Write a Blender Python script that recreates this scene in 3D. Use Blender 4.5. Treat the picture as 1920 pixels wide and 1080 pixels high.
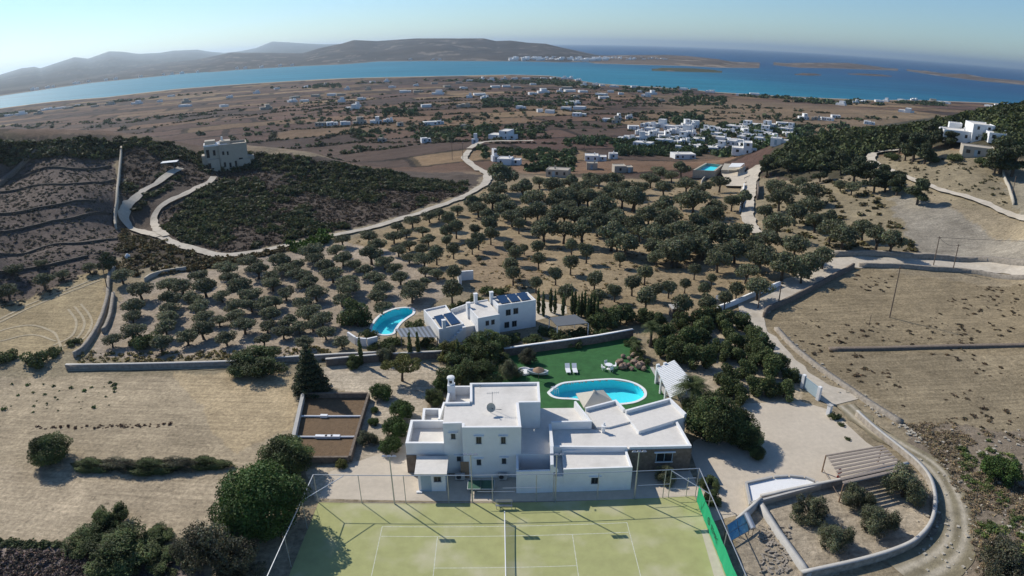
import bpy, bmesh, math, random
import numpy as np
from mathutils import Matrix, Vector
random.seed(7); RNG = np.random.default_rng(11)
S = bpy.context.scene
for o in list(bpy.data.objects): bpy.data.objects.remove(o)
COL = S.collection

# ------------------------------------------------------------------ camera (wide lens of a small drone, barrel distortion)
F, KC, PITCH, ROLL, H = 1221.6, 0.1183, 0.3698, -0.0049, 43.51
cd = bpy.data.cameras.new("camera"); cam = bpy.data.objects.new("camera", cd); COL.objects.link(cam); S.camera = cam
cd.type = 'PANO'; cd.sensor_fit = 'HORIZONTAL'; cd.sensor_width = 36; cd.clip_start = 0.5; cd.clip_end = 2e5
_k = 1920 / 36 / F
cc = cd.cycles if hasattr(cd, 'cycles') else cd
cc.panorama_type = 'FISHEYE_LENS_POLYNOMIAL'
cc.fisheye_polynomial_k0 = 0; cc.fisheye_polynomial_k1 = -_k; cc.fisheye_polynomial_k2 = 0
cc.fisheye_polynomial_k3 = KC * _k ** 3; cc.fisheye_polynomial_k4 = 0; cc.fisheye_fov = math.pi
cam.matrix_world = Matrix.Translation((0, 0, H)) @ Matrix.Rotation(math.pi / 2 - PITCH, 4, 'X') @ Matrix.Rotation(ROLL, 4, 'Z')

# ------------------------------------------------------------------ sky and sun
SUN_EL, SUN_AZ = math.radians(37.5), math.radians(-48.5)        # azimuth clockwise from the view direction
sun_dir = Vector((math.sin(SUN_AZ) * math.cos(SUN_EL), math.cos(SUN_AZ) * math.cos(SUN_EL), math.sin(SUN_EL)))
W = bpy.data.worlds.new("World"); S.world = W; W.use_nodes = True
nt = W.node_tree; bg = nt.nodes["Background"]
sky = nt.nodes.new("ShaderNodeTexSky"); sky.sky_type = 'NISHITA'; sky.sun_disc = False
sky.sun_elevation = SUN_EL; sky.sun_rotation = SUN_AZ
sky.altitude = 60; sky.air_density = 1.0; sky.dust_density = 0.2; sky.ozone_density = 3.0
wb = nt.nodes.new("ShaderNodeMix"); wb.data_type = 'RGBA'; wb.blend_type = 'MULTIPLY'; wb.inputs["Factor"].default_value = 1.0
nt.links.new(sky.outputs[0], wb.inputs["A"]); wb.inputs["B"].default_value = (0.76, 0.95, 1.13, 1)      # the drone camera's cool daylight balance
nt.links.new(wb.outputs["Result"], bg.inputs[0]); bg.inputs[1].default_value = 0.105
sl = bpy.data.lights.new("sun", 'SUN'); sl.energy = 4.7; sl.angle = math.radians(0.5); sl.color = (1.0, 0.945, 0.85)
so = bpy.data.objects.new("sun", sl); COL.objects.link(so); so.location = (-60, 60, 120)
so.rotation_euler = sun_dir.to_track_quat('Z', 'Y').to_euler()
S.view_settings.view_transform = 'Standard'; S.view_settings.look = 'None'
S.view_settings.exposure = 0.0; S.view_settings.gamma = 1.0; S.view_settings.use_curve_mapping = False
S.render.engine = 'CYCLES'
S.cycles.use_denoising = True; S.cycles.max_bounces = 6; S.cycles.diffuse_bounces = 2; S.cycles.glossy_bounces = 2
S.cycles.transmission_bounces = 3; S.cycles.transparent_max_bounces = 8; S.cycles.volume_bounces = 0

# ------------------------------------------------------------------ sight lines: a photo pixel (1920 x 1080) -> a point of the place
def dirs(px, py):
    px = np.asarray(px, float); py = np.asarray(py, float)
    dx = px - 960; dy = 540 - py
    a, b = math.cos(ROLL), math.sin(ROLL)
    dx, dy = a * dx - b * dy, b * dx + a * dy
    rr = np.hypot(dx, dy) + 1e-9; r = rr / F; th = r - KC * r ** 3
    x = np.sin(th) * dx / rr; y = np.sin(th) * dy / rr; z = np.cos(th)
    cp, sp = math.cos(PITCH), math.sin(PITCH)
    return np.stack([x, z * cp + y * sp, y * cp - z * sp], -1)
def G(px, py, z=0.0):
    d = dirs(px, py); t = (z - H) / d[..., 2]
    return np.stack([d[..., 0] * t, d[..., 1] * t, np.full_like(t, z)], -1)

# ------------------------------------------------------------------ terrain heights
SEA = -24.0
_CP = [  # photo pixel and height of the ground there
 (20,1075,0),(300,1075,0),(560,1075,0),(900,1075,0),(1300,1075,0),(1600,1075,0),(1900,1075,1.0),(1910,900,1.5),(1700,950,0),
 (20,900,0),(20,760,0),(300,760,0),(600,700,0),(900,690,0),(1200,660,0),(1500,760,0),(1400,680,0),(1900,760,.5),(1650,780,0),
 (1900,640,1),(1700,640,.5),(1500,620,.3),(1400,580,.5),(1880,520,2),(1700,510,1.5),(1560,495,1),
 (20,640,1.2),(150,650,.6),(240,600,.3),(120,560,1.5),(20,560,2.0),(210,520,1.5),
 (300,640,0),(500,620,0),(680,640,0),(900,600,0),(1050,590,0),(1250,590,0),
 (260,545,.6),(420,530,.3),(560,500,0),(700,500,0),(850,500,0),(1000,500,0),(1150,520,0),(1300,540,0),
 (230,420,1.6),(300,430,1.6),(410,480,.8),(560,445,.3),(700,420,-.4),(850,370,-1.5),(915,330,-3.2),
 (1000,440,-1),(1200,450,-1),(1380,460,0),(1450,460,.8),(1000,370,-3.0),(1200,370,-3.0),(1340,370,-2.6),(1400,400,-1.8),
 (960,310,-6.5),(1100,320,-6.8),(1220,310,-7),(1330,315,-5.5),(1400,325,-4.5),(870,295,-7.5),(900,280,-9),
 (10,470,5),(110,470,4.5),(200,470,3),(10,380,10),(110,380,10),(205,380,7.5),(10,310,16),(110,300,16.5),(215,290,14.5),
 (240,350,7.8),(320,380,4.5),(300,330,9.0),(425,312,7.8),(380,300,9.0),(490,330,6.5),(420,380,3.5),(560,390,2.0),(500,420,1.5),(650,360,.8),(780,340,-1.5),
 (600,330,3.2),(700,322,0.5),
 (1470,380,.5),(1550,400,1.2),(1620,430,1.8),(1500,330,-.3),(1600,330,4.5),(1700,360,6),(1800,400,6),(1900,450,4.8),(1650,470,2.2),(1850,490,2.8),
 (1620,290,7.5),(1680,275,10.5),(1750,330,9.5),(1850,350,10.5),(1915,330,12.5),(1740,290,12),(1830,285,16),(1910,285,18),
]
_AZ = [  # (bearing in degrees, distance, height): ground that the hills hide, and the plain
 (45,300,28),(50,300,30),(45,175,12.5),(52,175,13.5),(45,240,19),(52,240,20),(42,345,22),(38,345,17),(34,340,10),(30,330,4),(-46,240,22),(-52,240,23),(-46,165,15.5),(-52,165,15.5),
 (-52,60,0),(-52,100,1.5),(52,60,1.5),(52,100,2),(-15,25,0),(15,25,0),(0,40,0),(-40,40,0),(40,40,.5),
 (-46,330,-4),(-40,350,-7),(-33,340,-7),(-26,330,-9),(-18,320,-10),(-10,300,-10),
 (43,420,8),(38,420,0),(33,410,-6),(28,380,-10),(24,380,-14),(21,380,-15),
 (15,330,-12.5),(8,330,-11.5),(0,330,-11),(12,420,-14),(20,420,-15),(5,420,-14),(-4,420,-14),
]
_CR = [  # the crests: photo pixel of the skyline of each hill and how far away it stands
 (0,276,238),(80,269,240),(160,262,240),(240,267,238),(320,271,236),(400,277,232),(480,286,228),(560,294,226),(640,306,224),(720,319,222),
 (1913,199,300),(1847,209,302),(1780,220,303),(1730,231,300),(1680,238,300),(1613,244,295),(1547,252,290),(1480,268,280)]
for _x, _y, _r in _CR:
    _d = dirs(_x, _y); _AZ.append((math.degrees(math.atan2(_d[0], _d[1])), _r, H + _r * _d[2] / math.hypot(_d[0], _d[1])))
_AZ += [(a, r, z) for r, z in ((520, -16.0), (700, -17.5), (900, -20.0)) for a in (-48, -36, -24, -12, 0, 12, 24, 36, 48)]
def _feat(x, y):
    x = np.asarray(x, float); y = np.asarray(y, float)
    return np.stack([np.arctan2(x, y) * 1.6, 1.25 * np.log(np.hypot(x, y) + 1.0)], -1)
_pts, _zs = [], []
for px, py, z in _CP:
    q = G(px, py, z); _pts.append((q[0], q[1])); _zs.append(z)
for a, r, z in _AZ:
    _pts.append((r * math.sin(math.radians(a)), r * math.cos(math.radians(a)))); _zs.append(z)
_pts = np.array(_pts); _zs = np.array(_zs); _fp = _feat(_pts[:, 0], _pts[:, 1])
def _phi(d2): return 0.5 * d2 * np.log(d2 + 1e-9)
_n = len(_fp); _A = np.zeros((_n + 3, _n + 3))
_A[:_n, :_n] = _phi(((_fp[:, None] - _fp[None]) ** 2).sum(-1)) + np.eye(_n) * 2e-4
_A[:_n, _n] = 1; _A[:_n, _n + 1:] = _fp; _A[_n, :_n] = 1; _A[_n + 1:, :_n] = _fp.T
_w = np.linalg.solve(_A, np.concatenate([_zs, [0, 0, 0]]))
def sstep(e0, e1, v):
    t = np.clip((v - e0) / (e1 - e0), 0, 1); return t * t * (3 - 2 * t)
# the near coast: distance of the shore line by bearing (read where the land meets the water)
_SH = [(-40,211),(0,203),(100,190),(200,182),(330,167),(480,156),(640,147),(760,144),(860,142),(960,140),(1030,142),(1067,147),(1087,151),(1117,156),(1173,160),
       (1273,166),(1347,173),(1450,179),(1547,184),(1647,188),(1713,187),(1780,190),(1860,193),(1960,200)]
_shp = G(np.array([p[0] for p in _SH]), np.array([p[1] for p in _SH]), SEA)
_shA = np.arctan2(_shp[:, 0], _shp[:, 1]); _shR = np.hypot(_shp[:, 0], _shp[:, 1])
def shore_r(az): return np.interp(az, _shA, _shR)
def vnoise(x, y, seed=0):
    """smooth value noise in 0..1"""
    xi = np.floor(x).astype(np.int64); yi = np.floor(y).astype(np.int64); fx = x - xi; fy = y - yi
    fx = fx * fx * (3 - 2 * fx); fy = fy * fy * (3 - 2 * fy)
    def h(a, b):
        n = (a * 374761393 + b * 668265263 + seed * 1442695041) & 0xffffffff
        n = ((n ^ (n >> 13)) * 1274126177) & 0xffffffff
        return ((n ^ (n >> 16)) & 0xffff) / 65535.0
    return (h(xi, yi) * (1 - fx) + h(xi + 1, yi) * fx) * (1 - fy) + (h(xi, yi + 1) * (1 - fx) + h(xi + 1, yi + 1) * fx) * fy
def fbm(x, y, seed=0, n=4):
    v = 0; a = 0.5
    for i in range(n): v = v + a * vnoise(x * 2 ** i, y * 2 ** i, seed + i); a *= 0.5
    return v
def hgt(x, y):
    x = np.asarray(x, float); y = np.asarray(y, float); sh = x.shape
    X = x.ravel(); Y = y.ravel(); out = np.empty(X.size)
    for i in range(0, X.size, 20000):
        f = _feat(X[i:i + 20000], Y[i:i + 20000])
        d2 = ((f[:, None] - _fp[None]) ** 2).sum(-1)
        out[i:i + 20000] = _phi(d2) @ _w[:_n] + _w[_n] + f @ _w[_n + 1:]
    R = np.hypot(X, Y); az = np.arctan2(X, Y)
    flat = sstep(58, 78, np.hypot((X - 6) * 0.95, (Y - 52) * 1.1))        # the levelled plots of the two villas
    out = out * flat
    out += flat * (fbm(X / 9, Y / 9, 3, 3) - .44) * np.clip(R / 160, .2, 1.2)
    sr = shore_r(az)
    t = sstep(0.72, 0.985, R / sr)                                        # the plain runs down to the beach
    out = out * (1 - t) + (SEA + 1.2) * t
    out = np.where(R > sr * .985, SEA + 1.2 - (R - sr * .985) / sr * 160, out)
    return out.reshape(sh)
def gh(x, y): return float(hgt(np.array([x]), np.array([y]))[0])
def P(px, py, dz=0.0):
    """where the sight line through photo pixels meets the ground (vectorised)"""
    px = np.atleast_1d(np.asarray(px, float)); py = np.atleast_1d(np.asarray(py, float))
    d = dirs(px, py); hl = np.hypot(d[:, 0], d[:, 1])
    rs = 22 * 1.012 ** np.arange(340); res = np.zeros((len(px), 3))
    for i in range(len(px)):
        k = d[i] / hl[i]; xs = k[0] * rs; ys = k[1] * rs
        g = H + k[2] * rs - hgt(xs, ys) - dz
        j = np.argmax(g < 0)
        if g[j] >= 0: j = len(rs) - 1
        r0, r1 = rs[max(j - 1, 0)], rs[j]
        for _ in range(14):
            rm = .5 * (r0 + r1)
            if H + k[2] * rm - gh(k[0] * rm, k[1] * rm) - dz < 0: r1 = rm
            else: r0 = rm
        res[i] = (k[0] * r1, k[1] * r1, H + k[2] * r1)
    return res
def P1(px, py, dz=0.0): return P([px], [py], dz)[0]
def proj(X):
    X = np.asarray(X, float); x = X[..., 0]; y = X[..., 1]; z = X[..., 2] - H
    cp, sp = math.cos(PITCH), math.sin(PITCH)
    Z = y * cp - z * sp; Yc = y * sp + z * cp
    th = np.arctan2(np.hypot(x, Yc), Z); r = th
    for _ in range(25): r = th + KC * r ** 3
    k = r * F / (np.hypot(x, Yc) + 1e-9); dx, dy = x * k, Yc * k
    a, b = math.cos(ROLL), math.sin(ROLL)
    return 960 + a * dx + b * dy, 540 - (-b * dx + a * dy)

# ------------------------------------------------------------------ materials
MATS = {}
def srgb(r, g, b):
    f = lambda c: (c / 255 / 12.92) if c < 10 else ((c / 255 + 0.055) / 1.055) ** 2.4
    return (f(r), f(g), f(b))
def mat(name, col, rough=0.85, noise=0.12, scale=3.0, bump=0.0, metal=0.0, spec=0.3, trans=0.0, emis=None, objvar=0.0, leaf=False, stain=None, bscale=None):
    """plain surface with two octaves of colour mottling, optional bump, leaf colour attribute, per object variation"""
    m = bpy.data.materials.new(name); m.use_nodes = True; nt = m.node_tree; N = nt.nodes; L = nt.links
    b = N["Principled BSDF"]; b.inputs["Roughness"].default_value = rough; b.inputs["Metallic"].default_value = metal
    b.inputs["Specular IOR Level"].default_value = spec
    tc = N.new("ShaderNodeTexCoord")
    n1 = N.new("ShaderNodeTexNoise"); n1.inputs["Scale"].default_value = scale; n1.inputs["Detail"].default_value = 6
    n1.inputs["Roughness"].default_value = .65
    geo = N.new("ShaderNodeNewGeometry")
    L.new(geo.outputs["Position"], n1.inputs["Vector"])
    mr = N.new("ShaderNodeMapRange"); mr.inputs[1].default_value = .25; mr.inputs[2].default_value = .75
    mr.inputs[3].default_value = 1 - noise; mr.inputs[4].default_value = 1 + noise
    L.new(n1.outputs["Fac"], mr.inputs[0])
    val = mr.outputs[0]
    if objvar:
        oi = N.new("ShaderNodeObjectInfo"); m2 = N.new("ShaderNodeMapRange"); m2.inputs[3].default_value = 1 - objvar; m2.inputs[4].default_value = 1 + objvar
        L.new(oi.outputs["Random"], m2.inputs[0]); mu = N.new("ShaderNodeMath"); mu.operation = 'MULTIPLY'
        L.new(val, mu.inputs[0]); L.new(m2.outputs[0], mu.inputs[1]); val = mu.outputs[0]
    vm = N.new("ShaderNodeVectorMath"); vm.operation = 'SCALE'
    if leaf:
        at = N.new("ShaderNodeAttribute"); at.attribute_name = "Col"
        mx = N.new("ShaderNodeMix"); mx.data_type = 'RGBA'; mx.blend_type = 'MULTIPLY'; mx.inputs["Factor"].default_value = 1
        mx.inputs["A"].default_value = (*col, 1); L.new(at.outputs["Color"], mx.inputs["B"])
        L.new(mx.outputs["Result"], vm.inputs[0])
    else: vm.inputs[0].default_value = col
    L.new(val, vm.inputs["Scale"]); out = vm.outputs[0]
    if stain:
        n2 = N.new("ShaderNodeTexNoise"); n2.inputs["Scale"].default_value = stain[1]; n2.inputs["Detail"].default_value = 4
        L.new(geo.outputs["Position"], n2.inputs["Vector"])
        r2 = N.new("ShaderNodeMapRange"); r2.inputs[1].default_value = .5; r2.inputs[2].default_value = .72; L.new(n2.outputs["Fac"], r2.inputs[0])
        r2.inputs[4].default_value = stain[2]
        mx2 = N.new("ShaderNodeMix"); mx2.data_type = 'RGBA'; L.new(r2.outputs[0], mx2.inputs["Factor"])
        L.new(out, mx2.inputs["A"]); mx2.inputs["B"].default_value = (*stain[0], 1); out = mx2.outputs["Result"]
    L.new(out, b.inputs["Base Color"])
    if bump:
        bp = N.new("ShaderNodeBump"); bp.inputs["Strength"].default_value = bump; bp.inputs["Distance"].default_value = .05
        nb = N.new("ShaderNodeTexNoise"); nb.inputs["Scale"].default_value = bscale or scale * 4; nb.inputs["Detail"].default_value = 4
        L.new(geo.outputs["Position"], nb.inputs["Vector"]); L.new(nb.outputs["Fac"], bp.inputs["Height"]); L.new(bp.outputs[0], b.inputs["Normal"])
    if trans:
        tl = N.new("ShaderNodeBsdfTranslucent"); ms = N.new("ShaderNodeMixShader"); ms.inputs[0].default_value = trans
        L.new(out, tl.inputs[0]); o = N["Material Output"]; L.new(b.outputs[0], ms.inputs[1]); L.new(tl.outputs[0], ms.inputs[2]); L.new(ms.outputs[0], o.inputs[0])
    MATS[name] = m; return m

# ------------------------------------------------------------------ mesh building
class MB:
    def __init__(s): s.v = []; s.f = []; s.m = []; s.mi = 0
    def add(s, vs, fs):
        o = len(s.v); s.v.extend([tuple(map(float, p)) for p in vs]); s.f.extend([tuple(i + o for i in f) for f in fs]); s.m.extend([s.mi] * len(fs)); return s
    def box(s, x0, x1, y0, y1, z0, z1):
        return s.add([(x0,y0,z0),(x1,y0,z0),(x1,y1,z0),(x0,y1,z0),(x0,y0,z1),(x1,y0,z1),(x1,y1,z1),(x0,y1,z1)],
                     [(3,2,1,0),(4,5,6,7),(0,1,5,4),(1,2,6,5),(2,3,7,6),(3,0,4,7)])
    def obox(s, c, sx, sy, sz, rz=0.0):
        ca, sa = math.cos(rz), math.sin(rz); vs = []
        for z in (c[2], c[2] + sz):
            for x, y in ((-sx/2,-sy/2),(sx/2,-sy/2),(sx/2,sy/2),(-sx/2,sy/2)): vs.append((c[0]+x*ca-y*sa, c[1]+x*sa+y*ca, z))
        return s.add(vs, [(3,2,1,0),(4,5,6,7),(0,1,5,4),(1,2,6,5),(2,3,7,6),(3,0,4,7)])
    def prism(s, poly, z0, z1, cap=True):
        """vertical prism over a polygon (counter-clockwise from above); z0/z1 numbers or lists"""
        n = len(poly)
        Z0 = z0 if hasattr(z0, '__len__') else [z0] * n; Z1 = z1 if hasattr(z1, '__len__') else [z1] * n
        vs = [(p[0], p[1], Z0[i]) for i, p in enumerate(poly)] + [(p[0], p[1], Z1[i]) for i, p in enumerate(poly)]
        fs = [(i, (i + 1) % n, n + (i + 1) % n, n + i) for i in range(n)]
        if cap: fs += [tuple(range(n, 2 * n)), tuple(range(n - 1, -1, -1))]
        return s.add(vs, fs)
    def tube(s, pts, rad, n=6, cap=True):
        pts = [Vector(p) for p in pts]; rad = rad if hasattr(rad, '__len__') else [rad] * len(pts)
        vs = []; fs = []; k = len(pts)
        for i, p in enumerate(pts):
            t = (pts[min(i + 1, k - 1)] - pts[max(i - 1, 0)]).normalized()
            u = t.cross(Vector((0, 0, 1)) if abs(t.z) < .9 else Vector((1, 0, 0))).normalized(); w = t.cross(u)
            for j in range(n):
                a = 2 * math.pi * j / n; vs.append(p + (u * math.cos(a) + w * math.sin(a)) * rad[i])
        for i in range(k - 1):
            for j in range(n):
                a = i * n + j; b = i * n + (j + 1) % n; fs.append((a, b, b + n, a + n))
        if cap: fs += [tuple(range(n - 1, -1, -1)), tuple(range((k - 1) * n, k * n))]
        return s.add(vs, fs)
    def lathe(s, c, prof, n=12):
        """prof: list of (radius, z)"""
        vs = []; fs = []
        for r, z in prof:
            for j in range(n): a = 2 * math.pi * j / n; vs.append((c[0] + r * math.cos(a), c[1] + r * math.sin(a), c[2] + z))
        for i in range(len(prof) - 1):
            for j in range(n):
                a = i * n + j; b = i * n + (j + 1) % n; fs.append((a, b, b + n, a + n))
        fs += [tuple(range(n - 1, -1, -1)), tuple(range((len(prof) - 1) * n, len(prof) * n))]
        return s.add(vs, fs)
    def wall(s, p, q, th, z0, z1):
        """wall along p->q, its thickness to the left of the direction"""
        d = Vector((q[0] - p[0], q[1] - p[1])); d.normalize(); n = Vector((-d.y, d.x)) * th
        return s.prism([(p[0], p[1]), (q[0], q[1]), (q[0] + n.x, q[1] + n.y), (p[0] + n.x, p[1] + n.y)], z0, z1)
    def parapet(s, poly, th, z0, z1, skip=()):
        n = len(poly)
        for i in range(n):
            if i in skip: continue
            p = Vector(poly[i][:2]); q = Vector(poly[(i + 1) % n][:2]); d = (q - p).normalized()
            pr = Vector(poly[i - 1][:2]); turn = (p - pr).normalized().cross(d) if (p - pr).length > 1e-6 else 1
            pp = p + d * th if ((i - 1) % n not in skip and turn > 0) else p
            s.wall(pp, q, th, z0, z1 + .003 * (i % 3))
        return s
    def mesh(s, name, mats, smooth=False):
        me = bpy.data.meshes.new(name); me.from_pydata(s.v, [], s.f)
        for m in (mats if isinstance(mats, (list, tuple)) else [mats]): me.materials.append(m if not isinstance(m, str) else MATS[m])
        if max(s.m, default=0): me.polygons.foreach_set('material_index', s.m)
        if smooth: me.polygons.foreach_set('use_smooth', [True] * len(me.polygons))
        me.update(); return me
    def build(s, name, mats, parent=None, smooth=False): return link(name, s.mesh(name, mats, smooth), parent)
def link(name, me, parent=None, loc=None):
    o = bpy.data.objects.new(name, me); COL.objects.link(o)
    if parent:
        o.parent = parent; o.matrix_parent_inverse = parent_inv(parent)
    if loc is not None: o.location = loc
    return o
def parent_inv(p):
    # parts are built in world coordinates and parented to an Empty standing at the base of their thing
    M = Matrix.LocRotScale(p.location, p.rotation_euler, p.scale)
    q = p.parent
    if q: M = Matrix.LocRotScale(q.location, q.rotation_euler, q.scale) @ q.matrix_parent_inverse @ M
    return M.inverted()
def tag(o, label=None, cat=None, group=None, kind=None):
    if label: o['label'] = label
    if cat: o['category'] = cat
    if group: o['group'] = group
    if kind: o['kind'] = kind
    return o
def thing(name, label, cat, loc=(0, 0, 0), group=None):
    o = bpy.data.objects.new(name, None); COL.objects.link(o); o.location = loc; o.empty_display_size = .3
    return tag(o, label, cat, group)
def npmesh(name, V, Fq, mats, col=None, smooth=False, mi=None):
    """quads from numpy arrays, optional per-vertex colour"""
    me = bpy.data.meshes.new(name); nv = len(V); nf = len(Fq); k = Fq.shape[1]
    me.vertices.add(nv); me.vertices.foreach_set('co', np.ascontiguousarray(V, dtype=np.float32).ravel())
    me.loops.add(nf * k); me.loops.foreach_set('vertex_index', np.ascontiguousarray(Fq, dtype=np.int32).ravel())
    me.polygons.add(nf); me.polygons.foreach_set('loop_start', np.arange(0, nf * k, k, dtype=np.int32))
    for m in (mats if isinstance(mats, (list, tuple)) else [mats]): me.materials.append(m if not isinstance(m, str) else MATS[m])
    if mi is not None: me.polygons.foreach_set('material_index', np.asarray(mi, dtype=np.int32))
    if smooth: me.polygons.foreach_set('use_smooth', np.ones(nf, dtype=bool))
    me.update(calc_edges=True)
    if col is not None:
        a = me.color_attributes.new("Col", 'FLOAT_COLOR', 'POINT')
        a.data.foreach_set('color', np.ascontiguousarray(np.concatenate([col, np.ones((nv, 1))], 1), dtype=np.float32).ravel())
    return me
def inpoly(x, y, poly):
    c = np.zeros(x.shape, bool); n = len(poly)
    for i in range(n):
        x0, y0 = poly[i][:2]; x1, y1 = poly[(i + 1) % n][:2]
        if y0 == y1: continue
        k = ((y0 > y) != (y1 > y)) & (x < (x1 - x0) * (y - y0) / (y1 - y0) + x0)
        c ^= k
    return c
def ppoly(px): return [(q[0], q[1]) for q in P([p[0] for p in px], [p[1] for p in px])]
def gpoly(px, z=0.0):
    q = G(np.array([p[0] for p in px], float), np.array([p[1] for p in px], float), z); return [(a[0], a[1]) for a in q]
def ccw(poly):
    a = sum(poly[i][0] * poly[(i + 1) % len(poly)][1] - poly[(i + 1) % len(poly)][0] * poly[i][1] for i in range(len(poly)))
    return list(poly) if a > 0 else list(poly)[::-1]
def smoothline(pts, n=8):
    """Catmull-Rom through points"""
    p = [np.array(q, float) for q in pts]; p = [2 * p[0] - p[1]] + p + [2 * p[-1] - p[-2]]; out = []
    for i in range(1, len(p) - 2):
        for t in np.linspace(0, 1, n, endpoint=False):
            out.append(.5 * (2 * p[i] + (p[i + 1] - p[i - 1]) * t + (2 * p[i - 1] - 5 * p[i] + 4 * p[i + 1] - p[i + 2]) * t * t + (3 * p[i] - p[i - 1] - 3 * p[i + 1] + p[i + 2]) * t ** 3))
    out.append(p[-2]); return np.array(out)

# ------------------------------------------------------------------ the land
SOIL = {}
def zone(col, px, jit=1.0): return (np.array(col), ppoly(px), jit)
ZONES = [
 # hillside with terrace steps, far left
 zone((.122,.095,.08), [(-40,292),(215,292),(222,350),(225,420),(240,470),(190,520),(100,560),(-40,580)]),
 zone((.08,.062,.048), [(-40,292),(215,292),(222,255),(150,250),(-40,262)]),
 # scrub covered hill round the stone villa
 zone((.095,.073,.058), [(222,258),(300,262),(420,280),(560,292),(720,318),(850,322),(905,330),(880,362),(760,404),(600,440),(470,468),(410,480),(300,448),(230,425),(225,350)]),
 zone((.085,.068,.05), [(225,425),(300,450),(410,484),(330,500),(250,505),(225,470)]),
 # golden stubble on the left
 zone((.33,.258,.150), [(-40,575),(110,530),(205,492),(200,560),(185,610),(135,668),(-40,668)]),
 zone((.26,.215,.14), [(-40,664),(140,664),(640,664),(640,690),(-40,700)]),
 # olive grove ground
 zone((.35,.285,.215), [(215,590),(240,545),(290,520),(420,500),(560,470),(650,450),(780,480),(860,540),(720,610),(650,650),(560,668),(160,668)]),
 zone((.29,.222,.135), [(650,450),(790,400),(920,345),(1020,330),(1180,335),(1380,330),(1420,440),(1560,490),(1400,580),(1240,640),(1100,600),(1000,560),(860,540),(780,480)]),
 zone((.27,.2,.125), [(840,510),(960,440),(1010,480),(1000,530),(900,545)]),
 # fields below, left of the estate
 zone((.355,.285,.19), [(-40,700),(560,700),(555,740),(535,860),(560,980),(520,1100),(-40,1100)], .5),
 zone((.385,.31,.212), [(-40,870),(420,870),(420,990),(330,1010),(-40,1010)]),
 zone((.40,.31,.19), [(330,700),(560,700),(550,800),(440,850),(380,780)]),
 zone((.21,.17,.15), [(-40,1015),(130,1025),(330,1050),(420,1100),(-40,1100)]),
 # estate gardens
 zone((.46,.385,.285), [(600,690),(760,672),(840,690),(800,760),(770,930),(590,940),(570,880),(660,860),(690,735),(600,730)], .4),
 zone((.40,.33,.235), [(1250,650),(1400,600),(1500,700),(1500,755),(1300,800)], .5),
 # big ploughed field on the right
 zone((.248,.196,.122), [(1425,600),(1450,560),(1600,498),(1990,518),(1990,850),(1830,830),(1700,780),(1560,700),(1480,650)], .5),
 zone((.265,.212,.135), [(1560,660),(1990,655),(1990,850),(1830,830),(1700,780)], .6),
 # upper grey field and slopes on the right
 zone((.285,.25,.195), [(1640,372),(1700,366),(1790,395),(1990,450),(1990,498),(1745,487),(1715,470)], .6),
 zone((.25,.205,.13), [(1420,330),(1560,345),(1660,365),(1715,470),(1560,490),(1420,440)]),
 zone((.25,.205,.132), [(1600,290),(1760,280),(1870,300),(1905,400),(1800,385),(1700,345)]),
 zone((.27,.235,.17), [(1870,300),(1990,310),(1990,440),(1905,400)]),
 zone((.07,.062,.04), [(1430,330),(1440,285),(1560,248),(1760,220),(1990,185),(1990,300),(1870,292),(1740,275),(1620,290),(1580,335)]),
 # rough ground bottom right
 zone((.215,.172,.125), [(1690,800),(1780,790),(1990,830),(1990,1100),(1700,1100),(1770,960)]),
 # olive terrace inside the curved wall
 zone((.36,.30,.22), [(1430,940),(1560,915),(1690,870),(1740,900),(1745,990),(1700,1040),(1560,1080),(1400,1110),(1380,1010)], .2),
]
def oval(px, z=0, n=10): return [(p[0], p[1]) for p in smoothline([tuple(G(a, b, z)[:2]) for a, b in px] + [tuple(G(px[0][0], px[0][1], z)[:2])], n)[:-1]]
POOL = oval([(1031,737),(1043,727),(1058,720),(1085,717),(1120,714),(1155,713),(1185,719),(1204,730),(1207,742),(1197,750),(1180,755),(1150,757),(1115,753),(1075,747.5),(1050,746),(1038,743)])
POOL2 = oval([(697,621),(702,606),(715,592),(735,582),(757,578),(772,580),(773,588),(760,597),(748,607),(740,618),(734,626),(714,627)])
POOL_HOLES = [POOL, POOL2]
# field patchwork of the plain: jittered cells in a skewed frame, a colour for each
def patch(x, y):
    a = .35; xs = (x * math.cos(a) + y * math.sin(a)) / 95; ys = (-x * math.sin(a) + y * math.cos(a)) / 46
    xs = xs + .8 * (fbm(x / 240, y / 240, 5, 3) - .47); ys = ys + .9 * (fbm(x / 210, y / 210, 9, 3) - .47)
    row = np.floor(ys).astype(int); xs = xs + (row % 5) * .37
    cx = np.floor(xs).astype(int)
    h = ((cx * 73856093) ^ (row * 19349663)) & 0xffff; h = (h * 2654435761 & 0xffffffff) >> 16; r = (h & 1023) / 1023.; r2 = (h >> 10) / 63.
    pal = np.array([(.14,.092,.075),(.19,.125,.09),(.24,.168,.105),(.32,.232,.14),(.165,.108,.085),(.105,.076,.064),(.23,.152,.10),(.125,.09,.072)])
    c = pal[np.clip((r * 8).astype(int), 0, 7)] * (.88 + .25 * r2)[..., None]
    ed = np.minimum(np.minimum(xs - cx, 1 - xs + cx) * 95, np.minimum(ys - row, 1 - ys + row) * 46)
    return c, ed
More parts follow.
